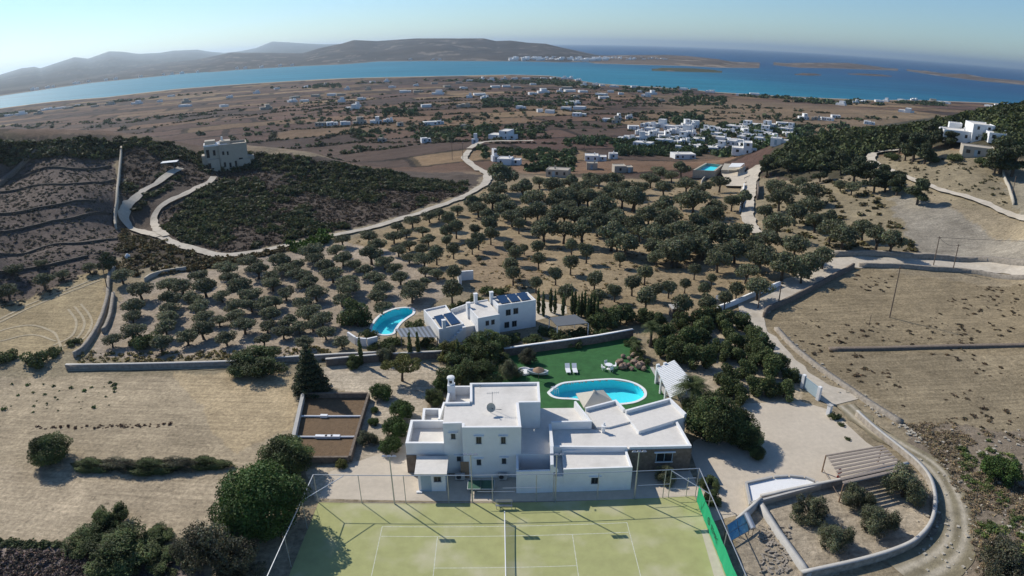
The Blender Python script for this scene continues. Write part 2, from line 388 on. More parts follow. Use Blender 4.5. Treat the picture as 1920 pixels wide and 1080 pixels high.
def build_land():
    na, nr = 760, 640
    az = np.radians(np.concatenate([np.linspace(-66, -47, 30, endpoint=False), np.linspace(-47, 47, na - 60), np.linspace(47, 66, 31)[1:]]))
    na = len(az)
    u = np.linspace(0, 1, nr)
    RR = np.empty((nr, na))
    for j, a in enumerate(az):
        rmax = shore_r(a) * 1.03; RR[:, j] = 14 * (rmax / 14) ** u
    X = RR * np.sin(az)[None]; Y = RR * np.cos(az)[None]
    Z = hgt(X, Y)
    plain, ed = patch(X, Y)
    R = np.hypot(X, Y)
    plain = np.where((ed < 1.6 + R / 420)[..., None], plain * np.array((.34, .37, .37)), plain)
    nn = fbm(X / 30, Y / 30, 21, 4)[..., None]
    plain = plain * (.46 + .45 * nn) * np.array((1.0, .93, .88))
    azd = np.degrees(np.arctan2(X, Y))
    gold = sstep(10, 16, azd) * sstep(300, 420, R) * (1 - sstep(800, 950, R))
    plain = plain * (1 - .65 * gold[..., None]) + np.array((.235, .172, .105)) * (.70 + .5 * nn) * .65 * gold[..., None]
    sh = sstep(.965, .985, R / shore_r(np.radians(azd)))[..., None]
    plain = plain * (1 - sh) + np.array((.5, .44, .33)) * sh
    base = np.array((.29, .235, .155)) * (.75 + .5 * fbm(X / 14, Y / 14, 31, 4)[..., None])
    t = sstep(215, 260, R)[..., None]
    C = base * (1 - t) + plain * t
    jx = (fbm(X / 5, Y / 5, 41, 3) - .45); jy = (fbm(X / 5, Y / 5, 47, 3) - .45)
    for col, poly, jit in ZONES:
        a = np.array(poly); jj = jit * np.clip(R / 40, 1, 6)
        xs = X + jx * jj * 1.6; ys = Y + jy * jj * 1.6
        k = inpoly(xs, ys, poly)
        C[k] = (col * (.72 + .56 * fbm(X / 8, Y / 8, 51, 5)[..., None]))[k]
    C *= (.84 + .32 * vnoise(X * 1.7, Y * 1.7, 61) * .5 + .32 * .5 * vnoise(X * .6, Y * .6, 63))[..., None]
    V = np.stack([X, Y, Z], -1).reshape(-1, 3)
    i = np.arange(nr * na).reshape(nr, na)
    Fq = np.stack([i[:-1, :-1], i[:-1, 1:], i[1:, 1:], i[1:, :-1]], -1).reshape(-1, 4)
    for pl in POOL_HOLES:
        q = V[Fq].mean(1); Fq = Fq[~inpoly(q[:, 0], q[:, 1], pl)]
    m = bpy.data.materials.new("soil"); m.use_nodes = True; nt = m.node_tree; N = nt.nodes; L = nt.links; b = N["Principled BSDF"]
    b.inputs["Roughness"].default_value = .95; b.inputs["Specular IOR Level"].default_value = .1
    at = N.new("ShaderNodeAttribute"); at.attribute_name = "Col"; geo = N.new("ShaderNodeNewGeometry")
    def noise(sc, det=5, vec=None, rough=.7):
        n = N.new("ShaderNodeTexNoise"); n.inputs["Scale"].default_value = sc; n.inputs["Detail"].default_value = det; n.inputs["Roughness"].default_value = rough
        L.new(vec or geo.outputs["Position"], n.inputs["Vector"]); return n.outputs["Fac"]
    def mr(v, a, bb, c, d):
        n = N.new("ShaderNodeMapRange"); L.new(v, n.inputs[0])
        for q, w in enumerate((a, bb, c, d)): n.inputs[q + 1].default_value = w
        return n.outputs[0]
    def mul(a, bb):
        n = N.new("ShaderNodeMath"); n.operation = 'MULTIPLY'; L.new(a, n.inputs[0]); L.new(bb, n.inputs[1]); return n.outputs[0]
    mp = N.new("ShaderNodeMapping"); mp.inputs["Scale"].default_value = (.05, 1.0, 1); mp.inputs["Rotation"].default_value = (0, 0, .03)
    L.new(geo.outputs["Position"], mp.inputs["Vector"])
    grain = mr(noise(2.2, 9), .3, .7, .62, 1.38)
    clod = mr(noise(.35, 4), .3, .7, .86, 1.14)
    furrow = mr(noise(1.5, 3, mp.outputs[0]), .3, .7, .80, 1.2)
    tuft = mr(noise(.9, 3), .62, .72, 1, .62)
    k = mul(mul(grain, clod), mul(furrow, tuft))
    vm = N.new("ShaderNodeVectorMath"); vm.operation = 'SCALE'; L.new(at.outputs["Color"], vm.inputs[0]); L.new(k, vm.inputs["Scale"]); L.new(vm.outputs[0], b.inputs["Base Color"])
    bp = N.new("ShaderNodeBump"); bp.inputs["Strength"].default_value = .7; bp.inputs["Distance"].default_value = .22
    L.new(noise(1.6, 7), bp.inputs["Height"]); L.new(bp.outputs[0], b.inputs["Normal"])
    MATS["soil"] = m
    o = link("ground", npmesh("ground", V, Fq, "soil", C.reshape(-1, 3), smooth=True)); tag(o, "dry ground with fields and slopes running down to the bay", kind="structure")
build_land()

# ------------------------------------------------------------------ the sea
def build_sea():
    m = bpy.data.materials.new("sea_water"); m.use_nodes = True; nt = m.node_tree; N = nt.nodes; L = nt.links; b = N["Principled BSDF"]
    geo = N.new("ShaderNodeNewGeometry"); sx = N.new("ShaderNodeSeparateXYZ"); L.new(geo.outputs["Position"], sx.inputs[0])
    # depth of the water: shallow turquoise in the strait, deep blue in the open sea to the right
    def lin(ax, bx, c):
        n1 = N.new("ShaderNodeMath"); n1.operation = 'MULTIPLY_ADD'; L.new(sx.outputs[0], n1.inputs[0]); n1.inputs[1].default_value = ax; n1.inputs[2].default_value = c
        n2 = N.new("ShaderNodeMath"); n2.operation = 'MULTIPLY_ADD'; L.new(sx.outputs[1], n2.inputs[0]); n2.inputs[1].default_value = bx; L.new(n1.outputs[0], n2.inputs[2]); return n2.outputs[0]
    no = N.new("ShaderNodeTexNoise"); no.inputs["Scale"].default_value = .0022; no.inputs["Detail"].default_value = 5; L.new(geo.outputs["Position"], no.inputs["Vector"])
    d = lin(.00042, .00022, -.32)
    ad = N.new("ShaderNodeMath"); ad.operation = 'MULTIPLY_ADD'; L.new(no.outputs["Fac"], ad.inputs[0]); ad.inputs[1].default_value = .5; L.new(d, ad.inputs[2])
    cr = N.new("ShaderNodeValToRGB"); L.new(ad.outputs[0], cr.inputs[0]); e = cr.color_ramp.elements
    e[0].position = 0; e[0].color = (.016, .175, .235, 1); e[1].position = 1; e[1].color = (.002, .046, .125, 1)
    x = e.new(.35); x.color = (.007, .15, .22, 1); x = e.new(.6); x.color = (.003, .078, .155, 1)
    mp = N.new("ShaderNodeMapping"); mp.inputs["Scale"].default_value = (.0035, .02, 1); mp.inputs["Rotation"].default_value = (0, 0, .5); L.new(geo.outputs["Position"], mp.inputs["Vector"])
    st = N.new("ShaderNodeTexNoise"); st.inputs["Scale"].default_value = 1; st.inputs["Detail"].default_value = 6; L.new(mp.outputs[0], st.inputs["Vector"])
    sr_ = N.new("ShaderNodeMapRange"); L.new(st.outputs["Fac"], sr_.inputs[0]); sr_.inputs[1].default_value = .3; sr_.inputs[2].default_value = .7; sr_.inputs[3].default_value = .78; sr_.inputs[4].default_value = 1.22
    vs_ = N.new("ShaderNodeVectorMath"); vs_.operation = 'SCALE'; L.new(cr.outputs[0], vs_.inputs[0]); L.new(sr_.outputs[0], vs_.inputs["Scale"]); L.new(vs_.outputs[0], b.inputs["Base Color"])
    b.inputs["Roughness"].default_value = .42; b.inputs["IOR"].default_value = 1.33; b.inputs["Specular IOR Level"].default_value = .13
    wv = N.new("ShaderNodeTexNoise"); wv.inputs["Scale"].default_value = .09; wv.inputs["Detail"].default_value = 6; L.new(geo.outputs["Position"], wv.inputs["Vector"])
    bp = N.new("ShaderNodeBump"); bp.inputs["Strength"].default_value = .6; bp.inputs["Distance"].default_value = 3; L.new(wv.outputs["Fac"], bp.inputs["Height"]); L.new(bp.outputs[0], b.inputs["Normal"])
    MATS["sea_water"] = m
    rs = np.concatenate([[400], np.geomspace(600, 34000, 26)]); az = np.radians(np.linspace(-75, 75, 61))
    V = np.stack([rs[:, None] * np.sin(az), rs[:, None] * np.cos(az), np.full((len(rs), len(az)), SEA)], -1).reshape(-1, 3)
    i = np.arange(len(V)).reshape(len(rs), len(az)); Fq = np.stack([i[:-1, :-1], i[:-1, 1:], i[1:, 1:], i[1:, :-1]], -1).reshape(-1, 4)
    tag(link("sea", npmesh("sea", V, Fq, m)), "blue sea of the strait and the open water", kind="structure")
build_sea()

# ------------------------------------------------------------------ islands and mountains across the strait
def far_material():
    m = bpy.data.materials.new("far_land"); m.use_nodes = True; nt = m.node_tree; N = nt.nodes; L = nt.links; b = N["Principled BSDF"]
    b.inputs["Roughness"].default_value = .95; b.inputs["Specular IOR Level"].default_value = .05
    at = N.new("ShaderNodeAttribute"); at.attribute_name = "Col"; L.new(at.outputs["Color"], b.inputs["Base Color"]); MATS["far_land"] = m
far_material()
def land_mass(name, label, ridge, shore, depth, cols, seed, rough=.25, rows=34, n=220, back=.5):
    """ridge, shore: skyline and water line as seen in the photo; depth: metres from the water line back to the ridge"""
    rx = np.array(ridge, float); sx = np.array(shore, float)
    px = np.linspace(rx[0, 0], rx[-1, 0], n)
    ry = np.interp(px, rx[:, 0], rx[:, 1]); sy = np.interp(px, sx[:, 0], sx[:, 1])
    sp = G(px, sy, SEA); sr = np.hypot(sp[:, 0], sp[:, 1])
    rd = dirs(px, ry); hl = np.hypot(rd[:, 0], rd[:, 1]); dep = depth if hasattr(depth, '__len__') else np.full(n, depth)
    rr = sr + dep; top = np.maximum(H + rd[:, 2] / hl * rr, SEA + .5)
    ux = rd[:, 0] / hl; uy = rd[:, 1] / hl
    V = []; Cc = []
    ts = np.concatenate([[-.03], np.linspace(0, 1, rows), 1 + np.linspace(.08, 1, 8) * back])
    for t in ts:
        tt = np.clip(t, 0, 1); r = sr + (rr - sr) * t
        x = ux * r; y = uy * r
        f = fbm(x / 420 + seed, y / 420, seed, 5) - .47
        prof = tt ** 1.15 if t <= 1 else 1 - ((t - 1) / back) ** 1.5
        z = SEA + (top - SEA) * prof + f * rough * (top - SEA) * (4 * tt * (1 - tt) if t <= 1 else 0)
        if t < 0: z = np.full(n, SEA - 2)
        if t >= 1 + back - 1e-6: z = np.full(n, SEA - 4)
        V.append(np.stack([x, y, z], -1))
        g = fbm(x / 130, y / 130, seed + 3, 5)[:, None]; g2 = vnoise(x / 60, y / 60, seed + 9)[:, None]
        c = np.array(cols[0]) * (1 - g) + np.array(cols[1]) * g
        c = np.where(g2 > .8, np.array(cols[2]), c) * (.65 + .7 * fbm(x / 55, y / 55, seed + 5, 4)[:, None])
        if tt < .035: c = np.array(cols[2]) * 1.0 + c * 0
        Cc.append(c)
    V = np.concatenate(V); Cc = np.concatenate(Cc); k = len(ts); i = np.arange(k * n).reshape(k, n)
    Fq = np.stack([i[:-1, :-1], i[:-1, 1:], i[1:, 1:], i[1:, :-1]], -1).reshape(-1, 4)
    tag(link(name, npmesh(name, V, Fq, "far_land", Cc, smooth=True)), label, kind="structure")
BRN = [(.085,.070,.058),(.17,.128,.10),(.25,.2,.15)]
land_mass("far_mountains", "blue hazy mountain range along the far left horizon",
  [(-60,150),(0,140),(40,128),(65,125),(75,128),(140,107),(165,110),(205,96),(230,97),(260,101),(300,99),(325,95),(370,93),(395,97),(420,99),(450,96),(480,90),(510,78),(535,79),(580,82),(610,83),(640,82),(720,86)],
  [(-60,180),(0,171),(100,160),(200,142),(300,129),(400,117),(500,108),(600,104),(720,100)], 7500, [(.042,.048,.05),(.075,.074,.072),(.10,.095,.085)], 3)
_s = [(-60,190),(0,180),(167,156),(300,143),(450,131),(567,124),(640,121),(707,115.5),(790,114.5),(973,115),(1050,117),(1117,116),(1180,116)]
land_mass("far_hills", "brown hill range across the strait with scattered houses",
  [(-60,172),(0,163),(100,152),(160,140),(200,131),(250,124),(300,118),(367,112),(433,98.5),(500,99),(567,100),(600,90),(640,82),(663,75),(707,77),(780,72),(907,72),(930,77),(957,76),(990,80),(1023,82),(1057,90),(1090,97),(1117,103),(1150,108),(1180,113)],
  _s, np.interp(np.linspace(-60, 1180, 420), [-60, 300, 600, 1180], [3800, 3200, 1700, 900]), [(.044,.045,.046),(.092,.078,.068),(.17,.145,.12)], 8, rough=.6, rows=46, n=420)
land_mass("town_headland", "low headland carrying the white town across the strait",
  [(1085,112),(1117,105),(1160,103.5),(1250,103),(1290,105),(1347,111),(1375,117),(1400,121),(1424,126.5)],
  [(1085,114),(1117,119),(1200,121.5),(1280,123.5),(1350,127),(1424,127.5)], 700, BRN, 14, n=160)
land_mass("wooded_islet", "long low green islet in the bay", [(1222,131),(1240,127),(1300,128),(1340,131),(1354,135)], [(1222,132.5),(1260,134),(1354,136.5)], 110, [(.05,.06,.03),(.085,.08,.045),(.16,.13,.1)], 20, n=80, rows=14)
land_mass("brown_island", "long flat brown island before the open sea", [(1450,121.5),(1485,118),(1540,117.5),(1590,118),(1640,124),(1684,131)], [(1450,122),(1500,127),(1560,128),(1684,132.5)], 500, BRN, 26, n=110, rows=18)
land_mass("small_islet", "small brown rock islet in the bay", [(1490,139.5),(1505,137),(1530,138),(1540,140.5)], [(1490,140.5),(1515,141.7),(1540,141.5)], 60, BRN, 31, n=40, rows=10)
land_mass("flat_islet", "thin flat reef islet in the bay", [(1590,138.5),(1610,137.5),(1650,139.5),(1672,142.5)], [(1590,139.3),(1630,142),(1672,143.7)], 70, BRN, 33, n=40, rows=10)
land_mass("far_island", "low brown island at the right edge of the sea", [(1700,132),(1735,132.5),(1770,138),(1810,138.5),(1850,146),(1900,150),(1985,158)], [(1700,132.8),(1760,142),(1840,152),(1900,157.5),(1985,166)], 450, BRN, 37, n=120, rows=18)

# ------------------------------------------------------------------ vegetation
mat("bark", (.085, .066, .05), .95, .25, 4, objvar=.2)
mat("olive_leaf", (.145, .153, .086), .75, .25, .8, spec=.25, trans=.25, objvar=.22, leaf=True)
mat("evergreen_leaf", (.090, .114, .042), .75, .25, .8, spec=.25, trans=.25, objvar=.2, leaf=True)
mat("bright_leaf", (.062, .102, .026), .7, .25, .8, spec=.25, trans=.22, objvar=.12, leaf=True)
mat("yellow_leaf", (.15, .15, .042), .7, .25, .8, trans=.22, objvar=.1, leaf=True)
mat("pine_leaf", (.072, .086, .042), .8, .25, .8, trans=.18, objvar=.2, leaf=True)
mat("scrub_leaf", (.086, .084, .052), .85, .3, .35, trans=.2, leaf=True)
mat("dry_scrub_leaf", (.165, .136, .096), .9, .3, .6, trans=.1, leaf=True)
def leaves(lobes, n, size, seed, squash=1.0, shell=.45, up=.25, tint=.35, jag=.35):
    """leaf clumps spread through a set of ellipsoid lobes (x, y, z, rx, ry, rz)"""
    g = np.random.default_rng(seed); lb = np.array(lobes, float); w = lb[:, 3] * lb[:, 4] * lb[:, 5]; w = w ** .75
    k = g.choice(len(lb), n, p=w / w.sum()); d = g.normal(size=(n, 3)); d /= np.linalg.norm(d, axis=1)[:, None]
    r = (shell + (1 - shell) * g.random(n)) ** .6
    r *= 1 + jag * (vnoise(d[:, 0] * 2.3 + k * 7.1 + 9, d[:, 1] * 2.3 + d[:, 2] * 1.7 + 5, seed) - .5)
    c = lb[k, :3] + d * lb[k, 3:] * r[:, None]
    nrm = d * .7 + g.normal(size=(n, 3)) * .75 + np.array((0, 0, up)); nrm /= np.linalg.norm(nrm, axis=1)[:, None]
    t = np.cross(nrm, g.normal(size=(n, 3))); t /= np.linalg.norm(t, axis=1)[:, None] + 1e-9; b = np.cross(nrm, t)
    s = size * (.55 + .9 * g.random(n))[:, None]; a = (.45 + .4 * g.random(n))[:, None]
    V = np.stack([c - t * s - b * s * a * .6, c + t * s * .2 - b * s * a, c + t * s + b * s * a * .5, c - t * s * .3 + b * s * a], 1).reshape(-1, 3)
    V[:, 2] = np.maximum(V[:, 2] * squash, .02)
    Fq = np.arange(n * 4).reshape(n, 4)
    cl = 1 + tint * 2 * (vnoise(c[:, 0] * 1.3 + 50, c[:, 1] * 1.3 + c[:, 2] + 50, seed + 1) - .5) + .22 * g.normal(size=n)
    cl = np.clip(cl, .35, 1.9)[:, None] * np.stack([1 + .12 * g.normal(size=n), np.ones(n), 1 + .15 * g.normal(size=n)], -1)
    return V, Fq, np.repeat(np.clip(cl, .2, 2.2), 4, 0)
def limbs(name, h, r, n, spread, top, seed, lean=.12):
    g = random.Random(seed); m = MB(); lx, ly = g.uniform(-lean, lean), g.uniform(-lean, lean)
    m.tube([(0, 0, -.25), (lx * .3, ly * .3, h * .35), (lx, ly, h * .75), (lx * 1.2, ly * 1.2, h)], [r * 1.25, r * .95, r * .8, r * .7], 7)
    for i in range(n):
        a = 2 * math.pi * i / n + g.uniform(-.4, .4); sp = spread * g.uniform(.6, 1)
        x, y = lx + math.cos(a) * sp, ly + math.sin(a) * sp; tz = top * g.uniform(.8, 1)
        m.tube([(lx, ly, h * .86), (lx + (x - lx) * .45, ly + (y - ly) * .4, h + (tz - h) * .35), (x, y, tz)], [r * .6, r * .38, r * .14], 5)
    return m.mesh(name, "bark")
TPL = {}
def template(kind, seed, trunk_me, leaf_args, leafmat):
    V, Fq, c = leaves(**leaf_args); TPL.setdefault(kind, []).append((trunk_me, npmesh(kind + "_crown", V, Fq, leafmat, c), float(np.percentile(V[:, 2], 98)), float(np.percentile(np.hypot(V[:, 0], V[:, 1]), 96))))
for s in range(7):   # olives: short thick trunk, open crown made of rounded masses
    g = random.Random(s + 40); L = []
    nl = g.randint(6, 9)
    for i in range(nl):
        a = 2 * math.pi * i / nl + g.uniform(-.35, .35); q = g.uniform(.75, 1.5); r = g.uniform(.75, 1.15)
        L.append((math.cos(a) * q, math.sin(a) * q, g.uniform(2.1, 3.0), r * 1.1, r * 1.1, r * .82))
    for i in range(3): L.append((g.uniform(-.6, .6), g.uniform(-.6, .6), g.uniform(2.9, 3.5), .95, .95, .7))
    template("olive", s, limbs("olive_trunk", 1.35, .22, 4, 1.2, 2.7, s), dict(lobes=L, n=3000, size=.135, seed=s + 100, shell=.4, tint=.4), "olive_leaf")
for s in range(4):   # round clipped young olives
    g = random.Random(s + 60); L = [(0, 0, 2.3, 1.35, 1.35, 1.0)] + [(g.uniform(-.7, .7), g.uniform(-.7, .7), g.uniform(2, 2.9), .8, .8, .65) for i in range(5)]
    template("round_olive", s, limbs("olive_trunk", 1.3, .15, 3, .7, 2.2, s + 9, .08), dict(lobes=L, n=2400, size=.115, seed=s + 140, shell=.45, tint=.35), "olive_leaf")
for s in range(5):   # dense evergreens down to the ground
    g = random.Random(s + 80); L = []
    for i in range(9): a = g.uniform(0, 6.3); q = g.uniform(0, 1.5); L.append((math.cos(a) * q, math.sin(a) * q, g.uniform(.8, 2.9 - q * .6), g.uniform(.7, 1.15), g.uniform(.7, 1.15), g.uniform(.6, 1)))
    template("evergreen", s, limbs("evergreen_trunk", 1.0, .16, 3, .9, 2.2, s + 20), dict(lobes=L, n=3800, size=.12, seed=s + 180, shell=.5, tint=.45), "evergreen_leaf")
for s in range(4):   # low wide bushes
    g = random.Random(s + 90); L = []
    for i in range(10): a = g.uniform(0, 6.3); q = g.uniform(0, 1.7); L.append((math.cos(a) * q, math.sin(a) * q, g.uniform(.3, .9), g.uniform(.5, .9), g.uniform(.5, .9), g.uniform(.4, .75)))
    template("bush", s, limbs("bush_stem", .4, .07, 5, .9, .9, s + 30, .05), dict(lobes=L, n=2600, size=.11, seed=s + 220, shell=.5, tint=.5), "evergreen_leaf")
for s in range(3):   # pines with layered flat masses
    g = random.Random(s + 95); L = []
    for i in range(13): a = g.uniform(0, 6.3); q = g.uniform(.1, 1.7); L.append((math.cos(a) * q, math.sin(a) * q, g.uniform(1.4, 4.2 - q * .8), g.uniform(.7, 1.1), g.uniform(.7, 1.1), g.uniform(.35, .6)))
    template("pine", s, limbs("pine_trunk", 2.6, .2, 5, 1.2, 3.6, s + 50, .1), dict(lobes=L, n=4000, size=.14, seed=s + 260, shell=.45, tint=.4), "pine_leaf")
def dome(seed, n, leaf, tall=1.0, ro=.45):
    """one rounded mass with a broken surface of small clumps"""
    g = random.Random(seed); L = [(0, 0, 1.15 * tall, 1.25, 1.25, 1.1 * tall)] * 3
    for i in range(34):
        a = g.uniform(0, 6.3); e = g.uniform(-.25, 1.5); r = 1.18 * g.uniform(.85, 1.05); L.append((math.cos(a) * math.cos(e) * r, math.sin(a) * math.cos(e) * r, 1.15 * tall + math.sin(e) * r * .95 * tall, ro * g.uniform(.7, 1.1), ro * g.uniform(.7, 1.1), ro * .8))
    return dict(lobes=L, n=n, size=leaf, seed=seed, shell=.6, tint=.7, jag=.35)
template("dome_green", 0, limbs("tamarisk_trunk", 1.0, .12, 6, .9, 1.8, 71), dome(401, 52000, .036, 1.0, .62), "bright_leaf")
template("dome_dark", 0, limbs("shrub_trunk", .7, .12, 6, .9, 1.6, 72), dome(402, 26000, .045, 1.0, .6), "evergreen_leaf")
template("dome_dark", 1, limbs("shrub_trunk", .7, .12, 6, .9, 1.6, 73), dome(403, 26000, .045, .9, .6), "evergreen_leaf")
template("dome_olive", 0, limbs("olive_trunk", .9, .15, 5, .9, 1.7, 74), dome(404, 20000, .055, 1.0, .72), "olive_leaf")
template("dome_olive", 1, limbs("olive_trunk", .9, .15, 5, .9, 1.7, 75), dome(405, 20000, .055, .9, .75), "olive_leaf")
def big_bush(seed, n, mat_, leaf=.2, tall=1.0, lob=26):
    g = random.Random(seed); L = []
    for i in range(lob):
        a = g.uniform(0, 6.3); q = math.sqrt(g.random()) * 1.35; zz = (2.6 - q * q * .75) * g.uniform(.25, 1) * tall
        L.append((math.cos(a) * q, math.sin(a) * q, max(.4, zz), g.uniform(.4, .7), g.uniform(.4, .7), g.uniform(.4, .62) * tall))
    return dict(lobes=L, n=n, size=leaf, seed=seed, shell=.5, tint=.8, jag=.8)
template("feathery", 0, limbs("tamarisk_trunk", 1.0, .12, 6, 1.1, 2.2, 77), big_bush(301, 52000, None, .034), "bright_leaf")
template("fine_evergreen", 0, limbs("shrub_trunk", .8, .12, 6, 1.0, 1.8, 78), big_bush(302, 24000, None, .05), "evergreen_leaf")
template("fine_evergreen", 1, limbs("shrub_trunk", .8, .12, 6, 1.0, 1.8, 79), big_bush(303, 24000, None, .05), "evergreen_leaf")
template("fine_olive", 0, limbs("olive_trunk", 1.0, .16, 5, 1.1, 2.3, 81), big_bush(304, 20000, None, .045, 1.1), "olive_leaf")
template("fine_olive", 1, limbs("olive_trunk", 1.0, .16, 5, 1.1, 2.3, 82), big_bush(305, 20000, None, .045, 1.1), "olive_leaf")
template("fine_grey", 0, limbs("shrub_trunk", .6, .1, 7, 1.2, 1.9, 83), big_bush(306, 18000, None, .045), "scrub_leaf")
template("fine_bright", 0, limbs("shrub_trunk", .6, .1, 5, 1.0, 1.8, 84), big_bush(307, 12000, None, .06), "bright_leaf")
template("fine_yellow", 0, limbs("shrub_trunk", .8, .12, 5, 1.0, 1.8, 85), big_bush(308, 12000, None, .06), "yellow_leaf")
g = random.Random(5)
template("pruned", 0, limbs("garden_tree_trunk", 1.5, .16, 7, 1.9, 2.4, 86, .1),
    dict(lobes=[(math.cos(a) * q, math.sin(a) * q, 2.55 - q * .16 + g.uniform(-.1, .2), .62, .62, .34) for a, q in [(g.uniform(0, 6.3), math.sqrt(g.random()) * 1.9) for i in range(24)]], n=9000, size=.07, seed=309, shell=.4), "yellow_leaf")
L = []
for i in range(9):
    z = .7 + i * .62; rr = 1.75 * (1 - i / 9.6)
    for j in range(6): a = j * 1.047 + i * .5; L.append((math.cos(a) * rr * .62, math.sin(a) * rr * .62, z - rr * .12, rr * .5, rr * .5, .24))
template("conifer", 0, limbs("conifer_trunk", 5.6, .16, 4, .3, 6.1, 87, .05), dict(lobes=L, n=13000, size=.085, seed=310, shell=.3, tint=.3, up=.5), "pine_leaf")
for s in range(3):
    L = [(.06 * math.sin(i * 2.1 + s), .06 * math.cos(i * 1.7 + s), .4 + i * .36, .42 * (1 - abs(i - 3.4) / 9), .42 * (1 - abs(i - 3.4) / 9), .4) for i in range(10)]
    template("cypress", s, limbs("cypress_trunk", 3.4, .08, 2, .05, 3.7, 88 + s, .03), dict(lobes=L, n=700, size=.13, seed=320 + s, shell=.5), "evergreen_leaf")
TREES = []
CATS = {"olive": ("olive_tree", "olive tree"), "round_olive": ("olive_tree", "olive tree"), "fine_olive": ("olive_tree", "olive tree"), "evergreen": ("evergreen_tree", "evergreen tree"), "bush": ("bush", "bush"),
  "pine": ("pine_tree", "pine tree"), "dome_green": ("tamarisk_bush", "bush"), "dome_dark": ("evergreen_bush", "bush"), "dome_olive": ("olive_tree", "olive tree"), "feathery": ("tamarisk_bush", "bush"), "fine_evergreen": ("evergreen_bush", "bush"), "fine_grey": ("grey_bush", "bush"), "fine_bright": ("garden_shrub", "shrub"),
  "fine_yellow": ("garden_shrub", "shrub"), "pruned": ("garden_tree", "tree"), "conifer": ("conifer_tree", "conifer"), "cypress": ("cypress_tree", "cypress")}
def plant(kind, px, py, wpx, group=None, label=None, hs=1.0, ground=False, var=None, ys=None):
    """a tree whose crown is centred on photo pixel (px, py) and is wpx pixels wide"""
    T = TPL[kind]; k = RNG.integers(len(T)) if var is None else var; tr, cr, zt, rad = T[k]
    q = P1(px, py); D = math.dist(q, (0, 0, H)); sc = wpx * D / F / (2 * rad) * 1.0
    for _ in range(2):
        hc = 0 if ground else zt * sc * hs * (.58 if kind not in ("olive", "round_olive", "pruned", "pine") else .68)
        q = P1(px, py, hc); D = math.dist(q, (0, 0, H)); sc = wpx * D / F / (2 * rad)
    z = gh(q[0], q[1]); nm, cat = CATS[kind]
    e = thing(nm, label, cat, (q[0], q[1], z - .03), group); e.rotation_euler = (0, 0, float(RNG.uniform(0, 6.28))); e.scale = (sc, sc, sc * hs)
    if ys: e.rotation_euler = (0, 0, float(RNG.uniform(-.12, .12))); e.scale = (sc, sc * ys, sc * hs)
    for n_, me in (("trunk", tr), ("crown", cr)):
        o = bpy.data.objects.new(n_, me); COL.objects.link(o); o.parent = e
    TREES.append((e, kind, q[0], q[1], bool(label))); return e
OLIVES = """228,515,38 262,542,45 250,573,42 247,593,33 248,620,45 208,637,32 315,532,40 340,535,40 373,518,40 383,535,45 317,557,40 360,557,38 415,553,32 373,573,40 317,578,38 315,593,42 380,593,37 310,612,42
378,615,43 350,630,40 423,632,37 442,572,42 442,590,37 457,608,45 430,520,37 448,535,48 423,502,42 470,552,45 467,490,43 482,503,40 498,567,40 505,587,40 493,635,33 510,530,40 508,518,36 523,487,43 535,502,38 557,495,30
560,515,45 577,528,42 535,548,38 592,547,42 515,563,32 568,567,38 577,583,44 603,597,42 583,468,46 590,483,36 608,497,38 623,512,42 630,467,34 642,482,38 642,448,34 665,495,34 683,505,34 653,527,45 655,540,45 640,560,38
703,520,40 717,538,38 705,555,37 715,575,38 695,473,46 720,490,38 690,442,34 707,457,34 738,502,34 750,518,34 747,468,34 738,442,34 745,425,30 773,413,32 805,405,32 762,435,26 792,432,28 822,398,28
803,448,30 791,465,28 767,458,30 767,482,28 795,485,44 797,507,28 820,512,32 775,537,42 772,549,44 795,528,26 560,612,34 540,600,36 610,622,36 585,608,30 470,570,30 410,600,30 530,620,36 570,640,34 640,640,34 500,610,34 300,640,40
25,503,28 80,523,34 77,493,22 117,513,24 167,500,26 13,543,34
917,402,33 960,405,36 858,392,30 897,390,32 947,388,40 1008,393,32 940,325,50 980,350,38 1012,340,26 1037,345,34 1068,338,30 1082,352,28 998,370,38 935,353,34 923,372,36 940,375,30 887,377,30 1048,368,38 1060,387,30
1103,367,34 1105,332,24 1102,345,30 1123,337,30 1133,387,42 1150,335,32 1167,367,36 1020,427,40 1057,430,42 1092,427,40 1043,400,34 1077,403,36 1110,400,34 1147,435,44 1160,410,40 1173,450,34 1175,352,30 1190,373,34
1220,335,32 1245,350,30 1237,322,28 1260,328,24 1288,345,36 1302,373,46 1278,373,24 1243,383,34 1258,402,34 1217,402,36 1230,438,44 1270,433,42 1308,422,44 1337,402,44 1353,438,48 1390,435,42 1342,387,30 1373,377,28
1350,342,34 1278,313,28 1175,455,36 1227,463,36 1232,480,28 1262,468,46 1270,483,30 1320,460,38 1347,485,38 1400,508,36 1427,478,46 1443,448,38 1492,458,38 1470,493,46 1505,508,32 1520,492,38 1545,478,32
1423,537,46 1190,420,36 1205,350,28 1320,350,26 1120,415,36 1065,362,26 985,398,28 1035,378,26 1200,432,34 1290,452,36 1245,415,30 1380,465,36 1415,455,30 1140,362,28 1085,372,28 1325,442,36
1450,347,34 1435,397,30 1460,417,44 1500,340,24 1523,357,34 1577,345,20 1598,350,28 1523,385,38 1493,397,32 1530,413,32 1555,405,26 1558,427,42 1583,440,46 1620,427,40 1647,440,42 1672,447,44 1463,370,36 1480,358,28"""
